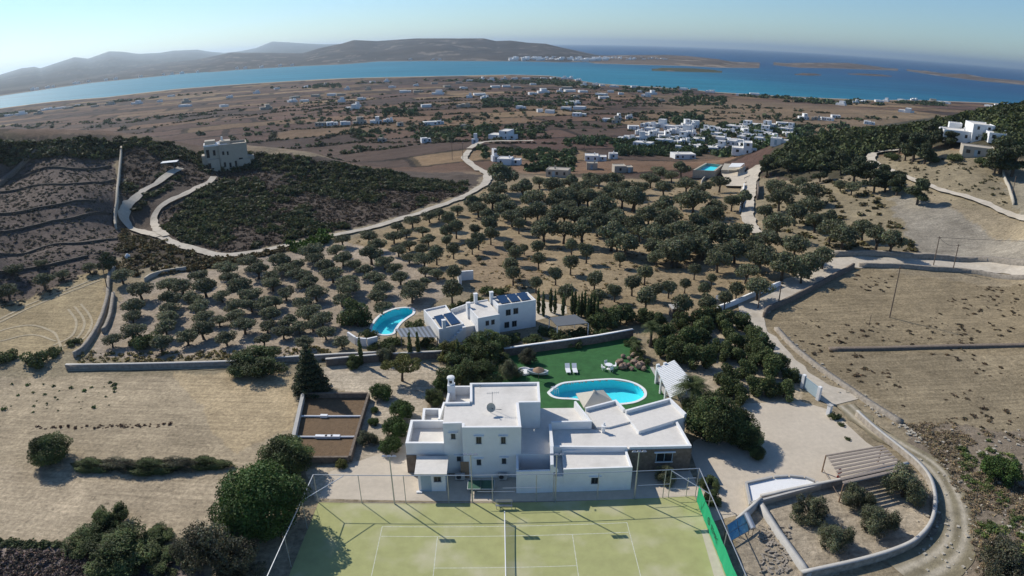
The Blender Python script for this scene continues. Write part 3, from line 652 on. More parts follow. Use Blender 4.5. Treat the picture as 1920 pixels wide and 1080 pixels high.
ROUNDS = """840,409,28 855,425,29 837,433,26 891,429,21 918,418,32 920,437,30 897,447,28 885,458,26 837,450,23 850,466,25 818,473,31 898,486,11 956,462,24 967,473,30 983,465,18 957,497,32 962,512,30 850,510,30 847,543,42
973,419,25 1010,425,28 1008,462,26 1010,485,27 1005,530,26 1072,458,25 1100,470,32 1070,492,30 1163,483,24 1042,513,30 1115,523,32 1210,510,32 1186,530,33 1303,505,25 1285,532,23 1322,540,26 1335,522,20 1255,538,28
1153,545,28 1212,557,38 1060,548,33 1230,543,28 1123,555,30 1382,543,30 1360,558,28 1328,567,34 1280,570,40"""
def plist(s): return [tuple(float(v) for v in t.split(',')) for t in s.split()]
for x, y, w in plist(OLIVES):
    old = x > 980 and 350 < y < 520 and x < 1560          # the old, tall trees in the middle of the slope
    plant("olive", x, y, w * (1.24 if old else 1.15 if x > 860 else 1.0), "olive trees of the groves", hs=1.0 if old else .86 if x > 860 else .74)
    if old and x < 1400 and y < 475 and RNG.random() < .34: plant("olive", x + RNG.uniform(14, 24) * RNG.choice((-1, 1)), y + RNG.uniform(-10, 10), w * 1.25, "olive trees of the groves", hs=1.0)
for x, y, w in plist(ROUNDS): plant("round_olive", x, y, w * .95, "olive trees of the groves")
EVER = """1318,592,44 1340,588,40 1277,600,42 1322,610,44 1362,598,44 1395,602,40 1363,615,40 1250,625,46 1288,632,46 1260,642,50 1317,630,40 1380,637,44 1413,625,44 1427,642,46 1297,663,52 1327,668,44 1272,658,48 1363,657,44 1418,658,44
1438,670,44 1463,678,44 1413,677,40 1385,665,40 1362,700,44 1363,723,46 1413,720,44 1438,720,44 1472,728,46 1388,737,44 1447,687,44 1488,703,34 1340,650,40 1235,600,38 1395,690,40
1210,590,40 1150,590,52 1175,588,46 1120,600,46 1240,650,36 658,582,56 670,595,48"""
for x, y, w in plist(EVER): plant("evergreen", x, y, w, "evergreen trees of the plots")
BUSH = """960,633,40 1000,637,40 1050,630,50 1090,622,46 1080,640,40 1130,622,40 780,610,44 740,640,40 700,650,26 800,640,40 822,655,40 870,570,30 890,560,34 915,545,34 940,545,30 850,575,26 272,637,58 1020,620,36 1110,585,40
63,672,50 10,667,40 100,660,34 140,640,28 1675,293,30 1752,298,28 1793,295,32 1847,303,32 1565,780,26 1578,795,14 1590,822,12 725,645,34 690,625,34 1195,660,36 1205,675,30 1185,640,30 1230,640,30"""
for x, y, w in plist(BUSH): plant("bush", x, y, w, "bushes about the plots")
PINES = """1605,312,56 1635,318,50 1643,333,50 1663,335,46 1685,340,46 1613,304,40 1655,322,46 1683,332,40 1725,352,44 1717,268,50 1737,283,34 1750,247,48 1783,257,28 1690,262,36 1580,300,40 1560,290,36 1883,283,56 1905,292,50 1870,300,34 1700,280,30 1440,305,34 1480,300,34 1540,320,30"""
for x, y, w in plist(PINES): plant("pine", x, y, w * (.8 if 1590 < x < 1690 else 1.0), "pines of the right hillside")
plant("dome_green", 484, 936, 158, hs=.86, label="large feathery bright green bush beside the tennis court fence")
plant("dome_dark", 535, 856, 96, label="dark green rounded bush between the feathery bush and the vegetable plot", hs=.8, var=0)
plant("dome_dark", 90, 840, 68, label="lone round dark bush with a blue shadow in the left stubble field", hs=.85, var=1)
plant("fine_evergreen", 205, 968, 58, label="tallest dark bush on the peak of the bottom left thicket", hs=.95, var=0)
for x, y, w, t in ((170, 1005, 80, "dark green bush on the left flank of the bottom left thicket"), (225, 1025, 120, "wide green bush filling the front of the bottom left thicket"),
                   (292, 1000, 52, "small dark bush at the right end of the bottom left thicket"), (318, 1050, 70, "brownish bush behind the pale kerb below the thicket")): plant("fine_evergreen", x, y, w, label=t, hs=.5)
for x, y, w, t in ((395, 1030, 120, "grey bush with bare twigs left of the court fence"), (452, 1045, 90, "grey twiggy bush below the feathery bush"), (345, 1035, 60, "small grey bush beside the wide thicket")): plant("fine_grey", x, y, w, label=t)
for x, y, w, t, *kd_ in ((170, 870, 70, "greenish low bush at the left end of the field hedge"), (225, 870, 76, "reddish brown low bush in the field hedge", "fine_grey"), (280, 872, 84, "thickest dark low bush in the middle of the field hedge"),
                   (335, 868, 76, "low olive brown bush in the right part of the field hedge", "fine_grey"), (385, 866, 70, "green pointed low bush near the right end of the field hedge")): plant(kd_[0] if kd_ else "fine_evergreen", x, y, w * 1.25, label=t, hs=.26, ys=.36)
plant("conifer", 578, 690, 66, label="spiky dark conifer by the corner of the vegetable plot", hs=.8)
plant("fine_evergreen", 480, 676, 100, label="broad dark bush sprawling in front of the long field wall", hs=.6)
plant("pruned", 752, 688, 70, label="umbrella shaped yellowish green tree with visible branches in the garden")
for x, y, w, kd, t in ((663, 675, 30, "fine_evergreen", "small round dark shrub against the garden wall"), (725, 662, 38, "fine_olive", "grey green shrub growing over the garden wall"),
    (715, 733, 42, "fine_bright", "bright green citrus shrub left of the umbrella tree"), (752, 768, 48, "fine_bright", "green citrus shrub with a dense crown between house and vegetable plot"),
    (740, 802, 52, "fine_bright", "wide green citrus shrub beside the west terrace of the house"), (690, 820, 36, "fine_olive", "grey shrub with pale flowers close to the vegetable plot wall"),
    (730, 834, 42, "fine_bright", "yellow green shrub nearest the small white outhouse"), (700, 790, 20, "fine_bright", "tiny green sapling beside the vegetable plot wall"), (702, 768, 16, "fine_bright", "tiny thin sapling above the other sapling"),
    (812, 742, 38, "fine_evergreen", "dark round shrub touching the chimney corner of the house"), (640, 868, 22, "fine_yellow", "thin yellow sapling on the sand below the vegetable plot"),
    (915, 648, 84, "fine_evergreen", "tallest dark green tree behind the house roof"), (862, 694, 88, "fine_evergreen", "broad dark green tree behind the chimney"), (905, 700, 70, "fine_evergreen", "dense dark tree beside the lawn edge"),
    (846, 655, 52, "fine_yellow", "yellow green tree in front of the neighbouring villa"), (832, 718, 40, "fine_bright", "green shrub at the back left corner of the house"), (956, 690, 44, "fine_olive", "grey green tree standing on the lawn edge"),
    (908, 712, 38, "fine_bright", "light green shrub peeking over the back roof edge"), (888, 652, 50, "fine_bright", "fresh green tree between the yellow tree and the tallest tree"),
    (1335, 782, 100, "dome_dark", "large dark round tree at the right end of the house"), (1378, 795, 76, "dome_dark", "dark tree leaning over the gravel yard"), (1402, 818, 54, "dome_dark", "dark tree at the tip of the yard planting"),
    (1421, 849, 28, "dome_dark", "small clipped dark bush standing alone at the yard edge"), (1305, 765, 60, "fine_evergreen", "dark tree beneath the palm by the house"),
    (1250, 888, 40, "fine_olive", "bush in front of the stone wall window"), (1330, 905, 36, "fine_evergreen", "dark bush behind the green windscreen"), (1335, 930, 34, "fine_evergreen", "second dark bush behind the green windscreen"),
    (990, 665, 34, "fine_grey", "thin greyish shrub beside the white boat on the lawn"),
    (1520, 952, 61, "fine_olive", "olive tree nearest the white ramp on the walled terrace"), (1612, 930, 57, "fine_olive", "olive tree beside the carport on the walled terrace"), (1700, 906, 72, "fine_olive", "largest olive tree at the right wall of the walled terrace"),
    (1652, 972, 65, "fine_olive", "olive tree in the middle of the walled terrace"), (1571, 1004, 61, "fine_olive", "lowest olive tree on the walled terrace"),
    (200, 487, 34, "pine", "slender tree on the bank above the golden field"), (1880, 880, 60, "fine_bright", "bright green bush on the rough slope at the right edge"), (1880, 1050, 90, "fine_grey", "green grey bush in the bottom right corner")):
    plant(kd, x, y, w, label=t, hs=.95 if kd.startswith("fine") else 1.0)
for i, x in enumerate((1010, 1019, 1033, 1041, 1056, 1073, 1079, 1085, 1091, 1097, 1103, 1108, 1114, 1120)):
    plant("cypress", x, 563 + i * .9 + 5 * math.sin(i * 2.), 8, "cypresses behind the neighbouring villa", hs=1.35)
for x, y, t in ((675, 655, "thin dark cypress beside the white wall slats of the crescent pool"), (858, 660, "thin cypress before the yellow tree"), (768, 645, "tall thin cypress below the grey pergola"), (783, 645, "second tall thin cypress below the grey pergola")): plant("cypress", x, y, 9, label=t, hs=1.4)
# date palms
mat("palm_leaf", (.075, .098, .032), .8, .25, 2, trans=.2, leaf=True)
def palm(px, py, h, r, label, n=46, seed=1):
    q = P1(px, py, h); e = thing("palm_tree", label, "palm", (q[0], q[1], gh(q[0], q[1])))
    m = MB(); m.tube([(0, 0, -.2), (.05, 0, h * .5), (0, .05, h)], [.28, .2, .22], 8); t = m.mesh("palm_trunk", "bark")
    g = np.random.default_rng(seed); V = []; Fq = []
    for i in range(n):
        a = i * 2.4 + g.uniform(-.2, .2); el = g.uniform(-.25, 1.25); L = r * g.uniform(.85, 1.1); pts = []
        for s in range(9):
            u = s / 8; pts.append((math.cos(a) * math.cos(el) * L * u, math.sin(a) * math.cos(el) * L * u, h + math.sin(el) * L * u - .55 * L * u * u))
        side = np.array((-math.sin(a), math.cos(a), 0.))
        for s in range(1, 9):
            p0 = np.array(pts[s - 1]); p1 = np.array(pts[s]); w = .62 * r / 2.6 * math.sin(math.pi * min(1, .25 + s / 10.5))
            for sg in (-1, 1):
                for k in range(2):
                    b0 = p0 + (p1 - p0) * k * .5; b1 = b0 + (p1 - p0) * .3; tip = b1 + side * sg * w + (p1 - p0) * .9 + np.array((0, 0, -.3 * w)); o = len(V)
                    V += [b0, b1, tip, tip - (p1 - p0) * .1]; Fq.append((o, o + 1, o + 2, o + 3))
    V = np.array(V); c = np.clip(1 + .25 * g.normal(size=(len(V) // 4, 1)), .4, 1.7); c = np.repeat(np.repeat(c, 3, 1), 4, 0)
    cr = npmesh("palm_crown", V, np.array(Fq), "palm_leaf", c)
    for n_, me in (("trunk", t), ("crown", cr)):
        o = bpy.data.objects.new(n_, me); COL.objects.link(o); o.parent = e
palm(1300, 722, 4.2, 3.0, "spreading palm between the white pergola and the house roof", 60, 3)
palm(1222, 612, 3.4, 2.0, "palm tree behind the rock fountain at the lawn corner", 46, 4)
palm(1196, 645, 1.8, 1.4, "small palm beside the end of the lawn wall", 34, 5)

# ------------------------------------------------------------------ scrub nobody could count
_TR = [([(880,283),(873,293),(872,300),(895,318),(912,326),(915,335),(905,350),(880,364),(850,378),(800,396),(740,415),(680,432),(620,444),(560,457),(500,470),(440,479),(410,480),(370,470),(320,455),(285,437)], 1.7),
       ([(300,446),(262,436),(240,424),(233,408),(238,392),(252,376),(275,358),(300,342),(322,326),(340,318)], 1.7), ([(312,446),(296,434),(290,420),(293,405),(303,390),(322,378),(345,368),(370,355),(392,345),(402,335)], 1.7),
       ([(1690,283),(1655,286),(1635,293),(1632,303),(1650,315),(1690,333),(1740,350),(1790,366),(1850,385)], 2.0)]
_TR = [(np.array(smoothline(ppoly(px), 6)), w) for px, w in _TR]
def off_track(q):
    keep = np.ones(len(q), bool)
    for L_, w in _TR:
        near = (q[:, 0] > L_[:, 0].min() - 4) & (q[:, 0] < L_[:, 0].max() + 4); i = np.where(near)[0]
        if len(i): keep[i] &= (np.hypot(q[i, None, 0] - L_[None, :, 0], q[i, None, 1] - L_[None, :, 1]).min(1) > w)
    return keep
def scrub(name, label, polys, n, smin, smax, mats, seed, flat=.6, nq=70, leaf=.3, clump=None, colr=((.6, .6, .6), (1.4, 1.4, 1.4)), dens=None):
    g = np.random.default_rng(seed); tv = []
    for s in range(5):
        L = [(g.uniform(-.5, .5), g.uniform(-.5, .5), g.uniform(.15, .55), g.uniform(.35, .6), g.uniform(.35, .6), g.uniform(.3, .5)) for i in range(5)]
        tv.append(leaves(L, nq, leaf, seed * 7 + s, shell=.55, tint=.3))
    XY = []
    for poly in polys:
        a = np.array(poly); lo, hi = a.min(0), a.max(0)
        tot = n if isinstance(n, int) else n[len(XY)]
        pts = []; cnt = 0; tries = 0
        while cnt < tot and tries < 120:
            q = lo + g.random((4000, 2)) * (hi - lo); q = q[inpoly(q[:, 0], q[:, 1], poly)]; tries += 1
            if clump: q = q[fbm(q[:, 0] / clump[0], q[:, 1] / clump[0], seed, 3) * (1 / .94) > clump[1] + .1 * g.random(len(q))]
            q = q[off_track(q)]
            if dens is not None: q = q[g.random(len(q)) < dens(q)]
            pts.append(q); cnt += len(q)
        XY.append(np.concatenate(pts)[:tot])
    XY = np.concatenate(XY); Z = hgt(XY[:, 0], XY[:, 1]); N = len(XY)
    V = []; Fq = []; Cc = []; o = 0; c0, c1 = np.array(colr[0]), np.array(colr[1])
    for i in range(N):
        v, f, c = tv[g.integers(5)]; s = smin + (smax - smin) * g.random() ** 1.6; a = g.uniform(0, 6.28); ca, sa = math.cos(a), math.sin(a)
        w = v * s; V.append(np.stack([w[:, 0] * ca - w[:, 1] * sa + XY[i, 0], w[:, 0] * sa + w[:, 1] * ca + XY[i, 1], w[:, 2] * flat * 1.5 + Z[i] - .05], -1))
        Fq.append(f + o); o += len(v); Cc.append(c * (c0 + (c1 - c0) * g.random()))
    return tag(link(name, npmesh(name, np.concatenate(V), np.concatenate(Fq), mats, np.concatenate(Cc))), label, kind="stuff")
GREENISH = ((.55, .75, .5), (1.3, 1.6, 1.1)); BROWNISH = ((1.3, .8, .7), (2.2, 1.5, 1.2))
HILL = ppoly([(226,262),(300,266),(400,280),(480,288),(560,296),(640,308),(720,322),(800,335),(880,345),(860,366),(760,402),(680,424),(600,438),(520,458),(430,476),(340,452),(310,430),(300,400),(400,345),(330,350),(280,372),(236,412),(222,350)])
scrub("hill_scrub", "dark low scrub covering the hill below the stone villa", [HILL], 2500, .6, 2.1, "scrub_leaf", 1, .55, 70, .24, (16, .35), ((.5, .6, .5), (1.35, 1.5, 1.0)))
scrub("hill_heath", "brown dry heath among the hill scrub", [HILL], 5200, .4, 1.15, "dry_scrub_leaf", 2, .42, 34, .24, None, ((.36, .33, .34), (.85, .74, .72)))
CREST = ppoly([(-20,270),(60,269),(140,262),(222,262),(224,292),(140,296),(60,298),(-20,302)])
scrub("crest_scrub", "dark bushes along the crest of the left hillside", [CREST], 420, .9, 2.6, "scrub_leaf", 3, .55, 64, .26, None, ((.55, .6, .5), (1.2, 1.4, 1.0)))
scrub("terrace_heath", "sparse low heath on the stepped left hillside", [ppoly([(-20,302),(215,296),(225,420),(235,470),(190,515),(100,555),(-20,575)])], 2200, .25, .8, "dry_scrub_leaf", 4, .4, 30, .3, None, ((.4, .45, .42), (.9, .9, .9)))
scrub("bank_scrub", "mixed scrub on the bank between white track and olive grove", [ppoly([(228,425),(290,448),(400,486),(330,500),(250,520),(215,500)]), ppoly([(400,488),(520,462),(600,446),(560,468),(420,500),(290,518)])], [260, 170], .5, 1.5, "scrub_leaf", 5, .5, 50, .26, None, ((.8, .7, .55), (2.0, 1.6, 1.1)))
RID = ppoly([(1436,312),(1450,290),(1490,272),(1547,256),(1613,248),(1680,242),(1730,236),(1780,224),(1847,212),(1925,203),(1935,262),(1880,282),(1800,245),(1760,262),(1700,275),(1620,290),(1575,318),(1500,322)])
scrub("ridge_scrub", "dense dark maquis over the ridge on the right", [RID], 2600, 1.1, 3.4, "scrub_leaf", 6, .6, 70, .24, None, ((.5, .65, .45), (1.3, 1.6, .95)))
scrub("slope_scrub", "scattered scrub on the slope right of the sunken lane", [ppoly([(1430,330),(1570,322),(1650,372),(1715,470),(1560,486),(1440,430)])], 240, .5, 1.7, "scrub_leaf", 7, .5, 50, .26, None, ((.7, .7, .55), (2.0, 1.7, 1.2)))
scrub("rough_slope_scrub", "dry brown and green bushes on the rough slope bottom right", [ppoly([(1700,795),(1790,790),(1940,830),(1940,1080),(1830,1085),(1815,960),(1770,880)])], 1900, .12, .62, "dry_scrub_leaf", 8, .45, 60, .15, (7, .30), ((.7, .66, .62), (2.1, 1.95, 1.6)))
scrub("slope_green_scrub", "green low bushes on the rough slope bottom right", [ppoly([(1780,800),(1940,840),(1940,1085),(1840,1085),(1820,940)])], 220, .2, .8, "scrub_leaf", 9, .5, 110, .17, (4, .45), ((.9, 1.2, .7), (1.7, 2.2, 1.0)))
scrub("purple_scrub", "grey purple heath in the bottom left corner", [ppoly([(-30,1032),(130,1035),(240,1062),(330,1085),(340,1110),(-30,1110)])], 420, .3, .8, "dry_scrub_leaf", 10, .55, 110, .17, None, ((.5, .48, .55), (1.1, 1.0, 1.15)))
scrub("field_edge_weeds", "line of dark weeds along the bottom left field edge", [ppoly([(-30,1014),(120,1018),(120,1028),(-30,1026)])], 80, .3, .7, "scrub_leaf", 11, .5, 80, .2, None, GREENISH)
scrub("field_weeds", "small green weeds dotting the stubble field", [ppoly([(-30,715),(230,715),(200,770),(-30,780)])], 46, .15, .5, "scrub_leaf", 12, .6, 60, .25, None, ((.7, 1.2, .6), (1.1, 1.8, .9)))
scrub("dry_grass_line", "reddish dry grass tufts in the stubble field", [ppoly([(60,800),(190,797),(330,793),(330,800),(190,804),(60,806)])], 90, .12, .32, "dry_scrub_leaf", 13, .6, 60, .25, None, ((.7, .5, .5), (1.0, .8, .7)))
scrub("right_field_weeds", "dark dry weeds dotting the ploughed field", [ppoly([(1450,600),(1600,512),(1930,528),(1930,830),(1700,770),(1520,680)])], 420, .15, .65, "dry_scrub_leaf", 14, .3, 26, .35, (10, .45), ((.3, .28, .25), (.7, .6, .5)))
scrub("wall_foot_weeds", "dry yellow weeds along the foot of the long wall", [ppoly([(150,660),(600,650),(640,668),(640,676),(130,680)])], 420, .2, .6, "dry_scrub_leaf", 15, .6, 40, .26, None, ((.9, .95, .55), (1.7, 1.7, .9)))
scrub("lane_reeds", "bright green reeds beside the white track", [ppoly([(540,462),(575,450),(610,440),(625,446),(600,462),(560,474)])], 130, .7, 1.5, "bright_leaf", 16, .9, 60, .22, None, ((.8, .9, .6), (1.5, 1.5, 1.0)))
scrub("grove_grass", "tufts of dry grass under the olive trees", [ppoly([(660,455),(800,402),(920,350),(1180,345),(1400,345),(1420,440),(1540,490),(1400,570),(1240,600),(1000,545),(860,540)])], 1500, .2, .8, "dry_scrub_leaf", 17, .4, 22, .34, (9, .42), ((.7, .7, .5), (1.7, 1.5, .9)))
scrub("hillside_tufts", "dark tufts on the dry slope below the right hill house", [ppoly([(1660,300),(1780,300),(1870,310),(1900,395),(1790,385),(1700,350)])], 110, .3, 1.1, "scrub_leaf", 18, .5, 40, .28, None, ((.6, .6, .5), (1.3, 1.3, 1.0)))

# ------------------------------------------------------------------ materials of the buildings
mat("white_plaster", (.78, .775, .76), .9, .05, 1.2, spec=.2, bump=.15, bscale=9, stain=((.62, .60, .56), .45, .35))
mat("roof_white", (.69, .65, .59), .95, .08, 2.5, spec=.1, bump=.3, bscale=14, stain=((.50, .47, .42), .3, .6))
mat("pale_stone", (.42, .375, .30), .95, .22, 2.2, bump=.8, bscale=5)
mat("dark_stone", (.17, .135, .105), .95, .4, 2.6, bump=1.0, bscale=4.5)
mat("field_stone", (.30, .26, .21), .95, .4, 1.8, bump=1.0, bscale=4)
mat("concrete", (.44, .42, .385), .9, .12, 1.5, bump=.2)
mat("gravel_pale", (.54, .465, .365), .95, .12, 1.6, bump=.5, bscale=9, stain=((.43, .37, .29), .16, .6))
mat("track_gravel", (.50, .44, .355), .95, .16, 1.1, bump=.5, bscale=6, stain=((.33, .28, .21), .3, .6))
mat("dirt_track", (.36, .315, .24), .95, .25, 1.3, bump=.8, bscale=5, leaf=True)
mat("window_glass", (.02, .025, .03), .12, 0, 1, spec=.5)
mat("grey_wood", (.12, .13, .14), .7, .1, 5)
mat("grey_metal", (.30, .31, .32), .45, .05, 5, metal=.6)
mat("galvanised", (.48, .49, .50), .4, .06, 5, metal=.7)
mat("solar_glass", (.018, .045, .10), .15, .1, 3, spec=.6)
mat("solar_blue", (.10, .27, .40), .2, .15, 3, spec=.6)
mat("pergola_white", (.8, .8, .78), .6, .05, 3)
mat("lawn_turf", (.033, .122, .034), .9, .22, 1.4, bump=.5, bscale=20, stain=((.020, .080, .022), .5, .6))
mat("pool_tile", (.09, .80, .87), .5, .06, 4)
mat("court_turf", (.365, .368, .158), .95, .13, .7, bump=.3, bscale=12, stain=((.50, .465, .30), .22, 1.0))
mat("court_line", (.56, .57, .44), .9, .35, 5)
mat("red_soil", (.150, .098, .055), .95, .3, 3, bump=1.0, bscale=5)
mat("wood_slats", (.33, .275, .23), .85, .2, 6)
mat("brown_thatch", (.30, .20, .13), .95, .25, 8, bump=.6)
mat("canvas", (.52, .48, .40), .9, .06, 2)
mat("white_plastic", (.8, .8, .8), .4, .02, 3)
mat("green_screen", (.012, .36, .16), .6, .06, 2)
mat("dark_ink", (.012, .06, .04), .7, .1, 5)
mat("table_green", (.04, .11, .07), .5, .05, 3)
mat("dark_metal", (.05, .05, .055), .5, .1, 5, metal=.4)
mat("red_paint", (.33, .04, .03), .5, .1, 5)
mat("gate_blue", (.33, .42, .47), .5, .06, 3)
mat("rock", (.27, .19, .14), .95, .35, 2.5, bump=1.0, bscale=4)
mat("pole_wood", (.16, .12, .09), .9, .2, 4)
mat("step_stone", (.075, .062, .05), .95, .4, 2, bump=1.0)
mat("cream_and_shade_plaster", (.42, .37, .30), .9, .1, 1.2, bump=.2, bscale=6)  # real cream walls, and the dimmed walls of plain houses seen in shade
mat("roof_tile_red", (.35, .14, .08), .9, .2, 4)
def water_material():
    m = bpy.data.materials.new("pool_water"); m.use_nodes = True; nt = m.node_tree; N = nt.nodes; L = nt.links; N.remove(N["Principled BSDF"])
    t = N.new("ShaderNodeBsdfTransparent"); t.inputs[0].default_value = (.88, .99, 1.0, 1); gl = N.new("ShaderNodeBsdfGlossy"); gl.inputs["Roughness"].default_value = .08
    no = N.new("ShaderNodeTexNoise"); no.inputs["Scale"].default_value = 1.5
    bp = N.new("ShaderNodeBump"); bp.inputs["Strength"].default_value = .15; L.new(no.outputs["Fac"], bp.inputs["Height"]); L.new(bp.outputs[0], gl.inputs["Normal"])
    ms = N.new("ShaderNodeMixShader"); ms.inputs[0].default_value = .045; L.new(t.outputs[0], ms.inputs[1]); L.new(gl.outputs[0], ms.inputs[2]); L.new(ms.outputs[0], N["Material Output"].inputs[0]); MATS["pool_water"] = m
water_material()
def PY(px, py, Y):
    d = dirs(px, py); t = Y / d[1]; return float(d[0] * t), float(H + d[2] * t)
def sheet(name, poly, z, m, label=None, kind="structure", holes=(), thick=None):
    """flat ground surface with optional holes"""
    from mathutils.geometry import tessellate_polygon
    loops = [[Vector((p[0], p[1], 0)) for p in ccw(poly)]] + [[Vector((p[0], p[1], 0)) for p in ccw(h)[::-1]] for h in holes]
    flatv = [v for l in loops for v in l]; tri = tessellate_polygon(loops)
    me = bpy.data.meshes.new(name); vs = [(v.x, v.y, z) for v in flatv]; fs = []
    for t in tri:
        a, b, c = (flatv[i] for i in t)
        fs.append(t if (b - a).cross(c - a).z > 0 else (t[0], t[2], t[1]))
    me.from_pydata(vs, [], fs); me.materials.append(MATS[m]); me.update()
    o = link(name, me); tag(o, label, kind=kind); return o
def ribbon(name, px, width, m, dz=.05, label=None, n=8, cross=4, kind="structure", rag=.3):
    if m == "dirt_track": cross = 14
    """a track laid over the ground along photo points; width in metres (or a list per point)"""
    w = width if hasattr(width, '__len__') else [width] * len(px)
    Q = P([p[0] for p in px], [p[1] for p in px]); L = smoothline([(q[0], q[1], ww) for q, ww in zip(Q, w)], n)
    T = np.gradient(L[:, :2], axis=0); T /= np.linalg.norm(T, axis=1)[:, None]; Nn = np.stack([-T[:, 1], T[:, 0]], -1)
    V = []; k = cross + 1
    for i in range(len(L)):
        for j in range(k):
            s = j / cross - .5; ww = L[i, 2] * (1 + rag * (vnoise(np.array([L[i, 0] * .5 + j * 9]), np.array([L[i, 1] * .5]), 77)[0] - .5) * (2 if j in (0, cross) else 0))
            V.append(L[i, :2] + Nn[i] * s * ww)
    V = np.array(V); D = np.hypot(V[:, 0], V[:, 1]); Z = hgt(V[:, 0], V[:, 1]) + dz * np.clip(D / 70, 1, 5)
    V = np.column_stack([V, Z]); i = np.arange(len(L) * k).reshape(len(L), k); Fq = np.stack([i[:-1, :-1], i[1:, :-1], i[1:, 1:], i[:-1, 1:]], -1).reshape(-1, 4)[:, ::-1]
    col = None
    if m == "dirt_track":     # two worn wheel ruts with a weedy strip between them and ragged verges
        s = np.tile(np.arange(k) / cross - .5, len(L)); rut = np.maximum(np.exp(-((s - .2) / .09) ** 2), np.exp(-((s + .2) / .09) ** 2)); nz = fbm(V[:, 0] * 1.1, V[:, 1] * 1.1, 71, 4)
        rut = np.clip(rut * (.5 + 1.1 * nz), 0, 1)[:, None]; col = np.array((.62, .60, .50)) * (.55 + .9 * nz[:, None]) * (1 - rut) + np.array((1.25, 1.25, 1.25)) * rut
    o = link(name, npmesh(name, V, Fq, m, col, smooth=True)); return tag(o, label, kind=kind)
def stone_wall(name, label, px, h, th, m, cap=None, world=False, n=6, straight=False, group=None, cat="wall"):
    """free standing wall following the ground; the photo points lie on its foot"""
    Q = [(q[0], q[1]) for q in (px if world else P([p[0] for p in px], [p[1] for p in px]))]
    if straight:
        L = []
        for a, b in zip(Q[:-1], Q[1:]):
            k = max(2, int(math.dist(a, b) / 2.5)); L += [(a[0] + (b[0] - a[0]) * i / k, a[1] + (b[1] - a[1]) * i / k) for i in range(k)]
        L = np.array(L + [Q[-1]])
    else: L = smoothline(Q, n)
    T = np.gradient(L, axis=0); T /= np.linalg.norm(T, axis=1)[:, None]; Nn = np.stack([-T[:, 1], T[:, 0]], -1)
    Z = hgt(L[:, 0], L[:, 1]); hh = h * (1 + (0 if cap else .16) * (vnoise(L[:, 0] * .8, L[:, 1] * .8, 5) - .5)); V = []
    for i in range(len(L)):
        a = L[i] - Nn[i] * th / 2; b = L[i] + Nn[i] * th / 2
        V += [(a[0], a[1], Z[i] - .4), (a[0], a[1], Z[i] + hh[i]), (b[0], b[1], Z[i] + hh[i]), (b[0], b[1], Z[i] - .4)]
    V = np.array(V); k = 4 * np.arange(len(L) - 1)[:, None]; Fq = np.concatenate([k + np.array(f) for f in ((0, 4, 5, 1), (1, 5, 6, 2), (2, 6, 7, 3))])
    e = np.array([(0, 1, 2, 3), tuple(4 * (len(L) - 1) + q for q in (3, 2, 1, 0))]); Fq = np.concatenate([Fq, e])
    o = link(name, npmesh(name, V, Fq, m)); tag(o, label, cat, group)
    if cap:
        W = []
        for i in range(len(L)):
            a = L[i] - Nn[i] * (th / 2 + .03); b = L[i] + Nn[i] * (th / 2 + .03); z0 = Z[i] + hh[i] + .003; z1 = z0 + .07
            W += [(a[0], a[1], z0), (a[0], a[1], z1), (b[0], b[1], z1), (b[0], b[1], z0)]
        c = link("coping", npmesh("coping", np.array(W), Fq, cap)); c.parent = o
    return o
def window(parent, o, d, w, h, z, depth=.0, lintel=True, shutter=None, name="window"):
    """window on a wall: o = middle of the sill on the wall face (x, y), d = unit direction along the wall (outside is to its right)"""
    d = Vector(d).normalized(); nx, ny = d.y, -d.x; rz = math.atan2(d.y, d.x)
    def bar(m, u, dz, sx, sz, out, t): m.obox((o[0] + d.x * u + nx * (out + t / 2), o[1] + d.y * u + ny * (out + t / 2), z + dz), sx, t, sz, rz)
    f = MB(); fw = .07
    bar(f, -w / 2 + fw / 2, 0, fw, h, 0, .05); bar(f, w / 2 - fw / 2, 0, fw, h, 0, .05); bar(f, 0, h - fw, w - 2 * fw, fw, 0, .048); bar(f, 0, 0, w - 2 * fw, fw, 0, .048); bar(f, 0, fw, .05, h - 2 * fw, 0, .04)
    fo = f.build(name, shutter or "grey_wood", parent)
    p = MB(); bar(p, 0, fw * .5, w - fw, h - fw, 0.002, .018); pane = p.build("pane", "window_glass"); attach(pane, fo)
    if lintel:
        l = MB(); bar(l, 0, h + .06, w + .5, .07, 0, .22); attach(l.build("lintel", "white_plaster"), fo)
        s = MB(); bar(s, 0, -.07, w + .16, .06, 0, .1); attach(s.build("sill", "white_plaster"), fo)
    return fo
def attach(c, p):
    c.parent = p; c.matrix_parent_inverse = full(p).inverted(); return c
def full(o):
    M = Matrix.LocRotScale(o.location, o.rotation_euler, o.scale)
    return (full(o.parent) @ o.matrix_parent_inverse @ M) if o.parent else M
def roof_and_walls(house, vols, wallmat="white_plaster"):
    """vols: (polygon counter-clockwise, floor, roof slab, parapet top, parapet thickness, edges without parapet)"""
    for poly, z0, zr, zp, th, skip in vols:
        w, r, p = MB(), MB(), MB()
        w.prism(poly, z0, zr); r.prism(poly, zr + .001, zr + .012)
        if zp: p.parapet(poly, th, zr + .013, zp, skip)
        w.build("wall", wallmat, house); r.build("roof", "roof_white", house)
        if p.v: p.build("parapet", wallmat, house)

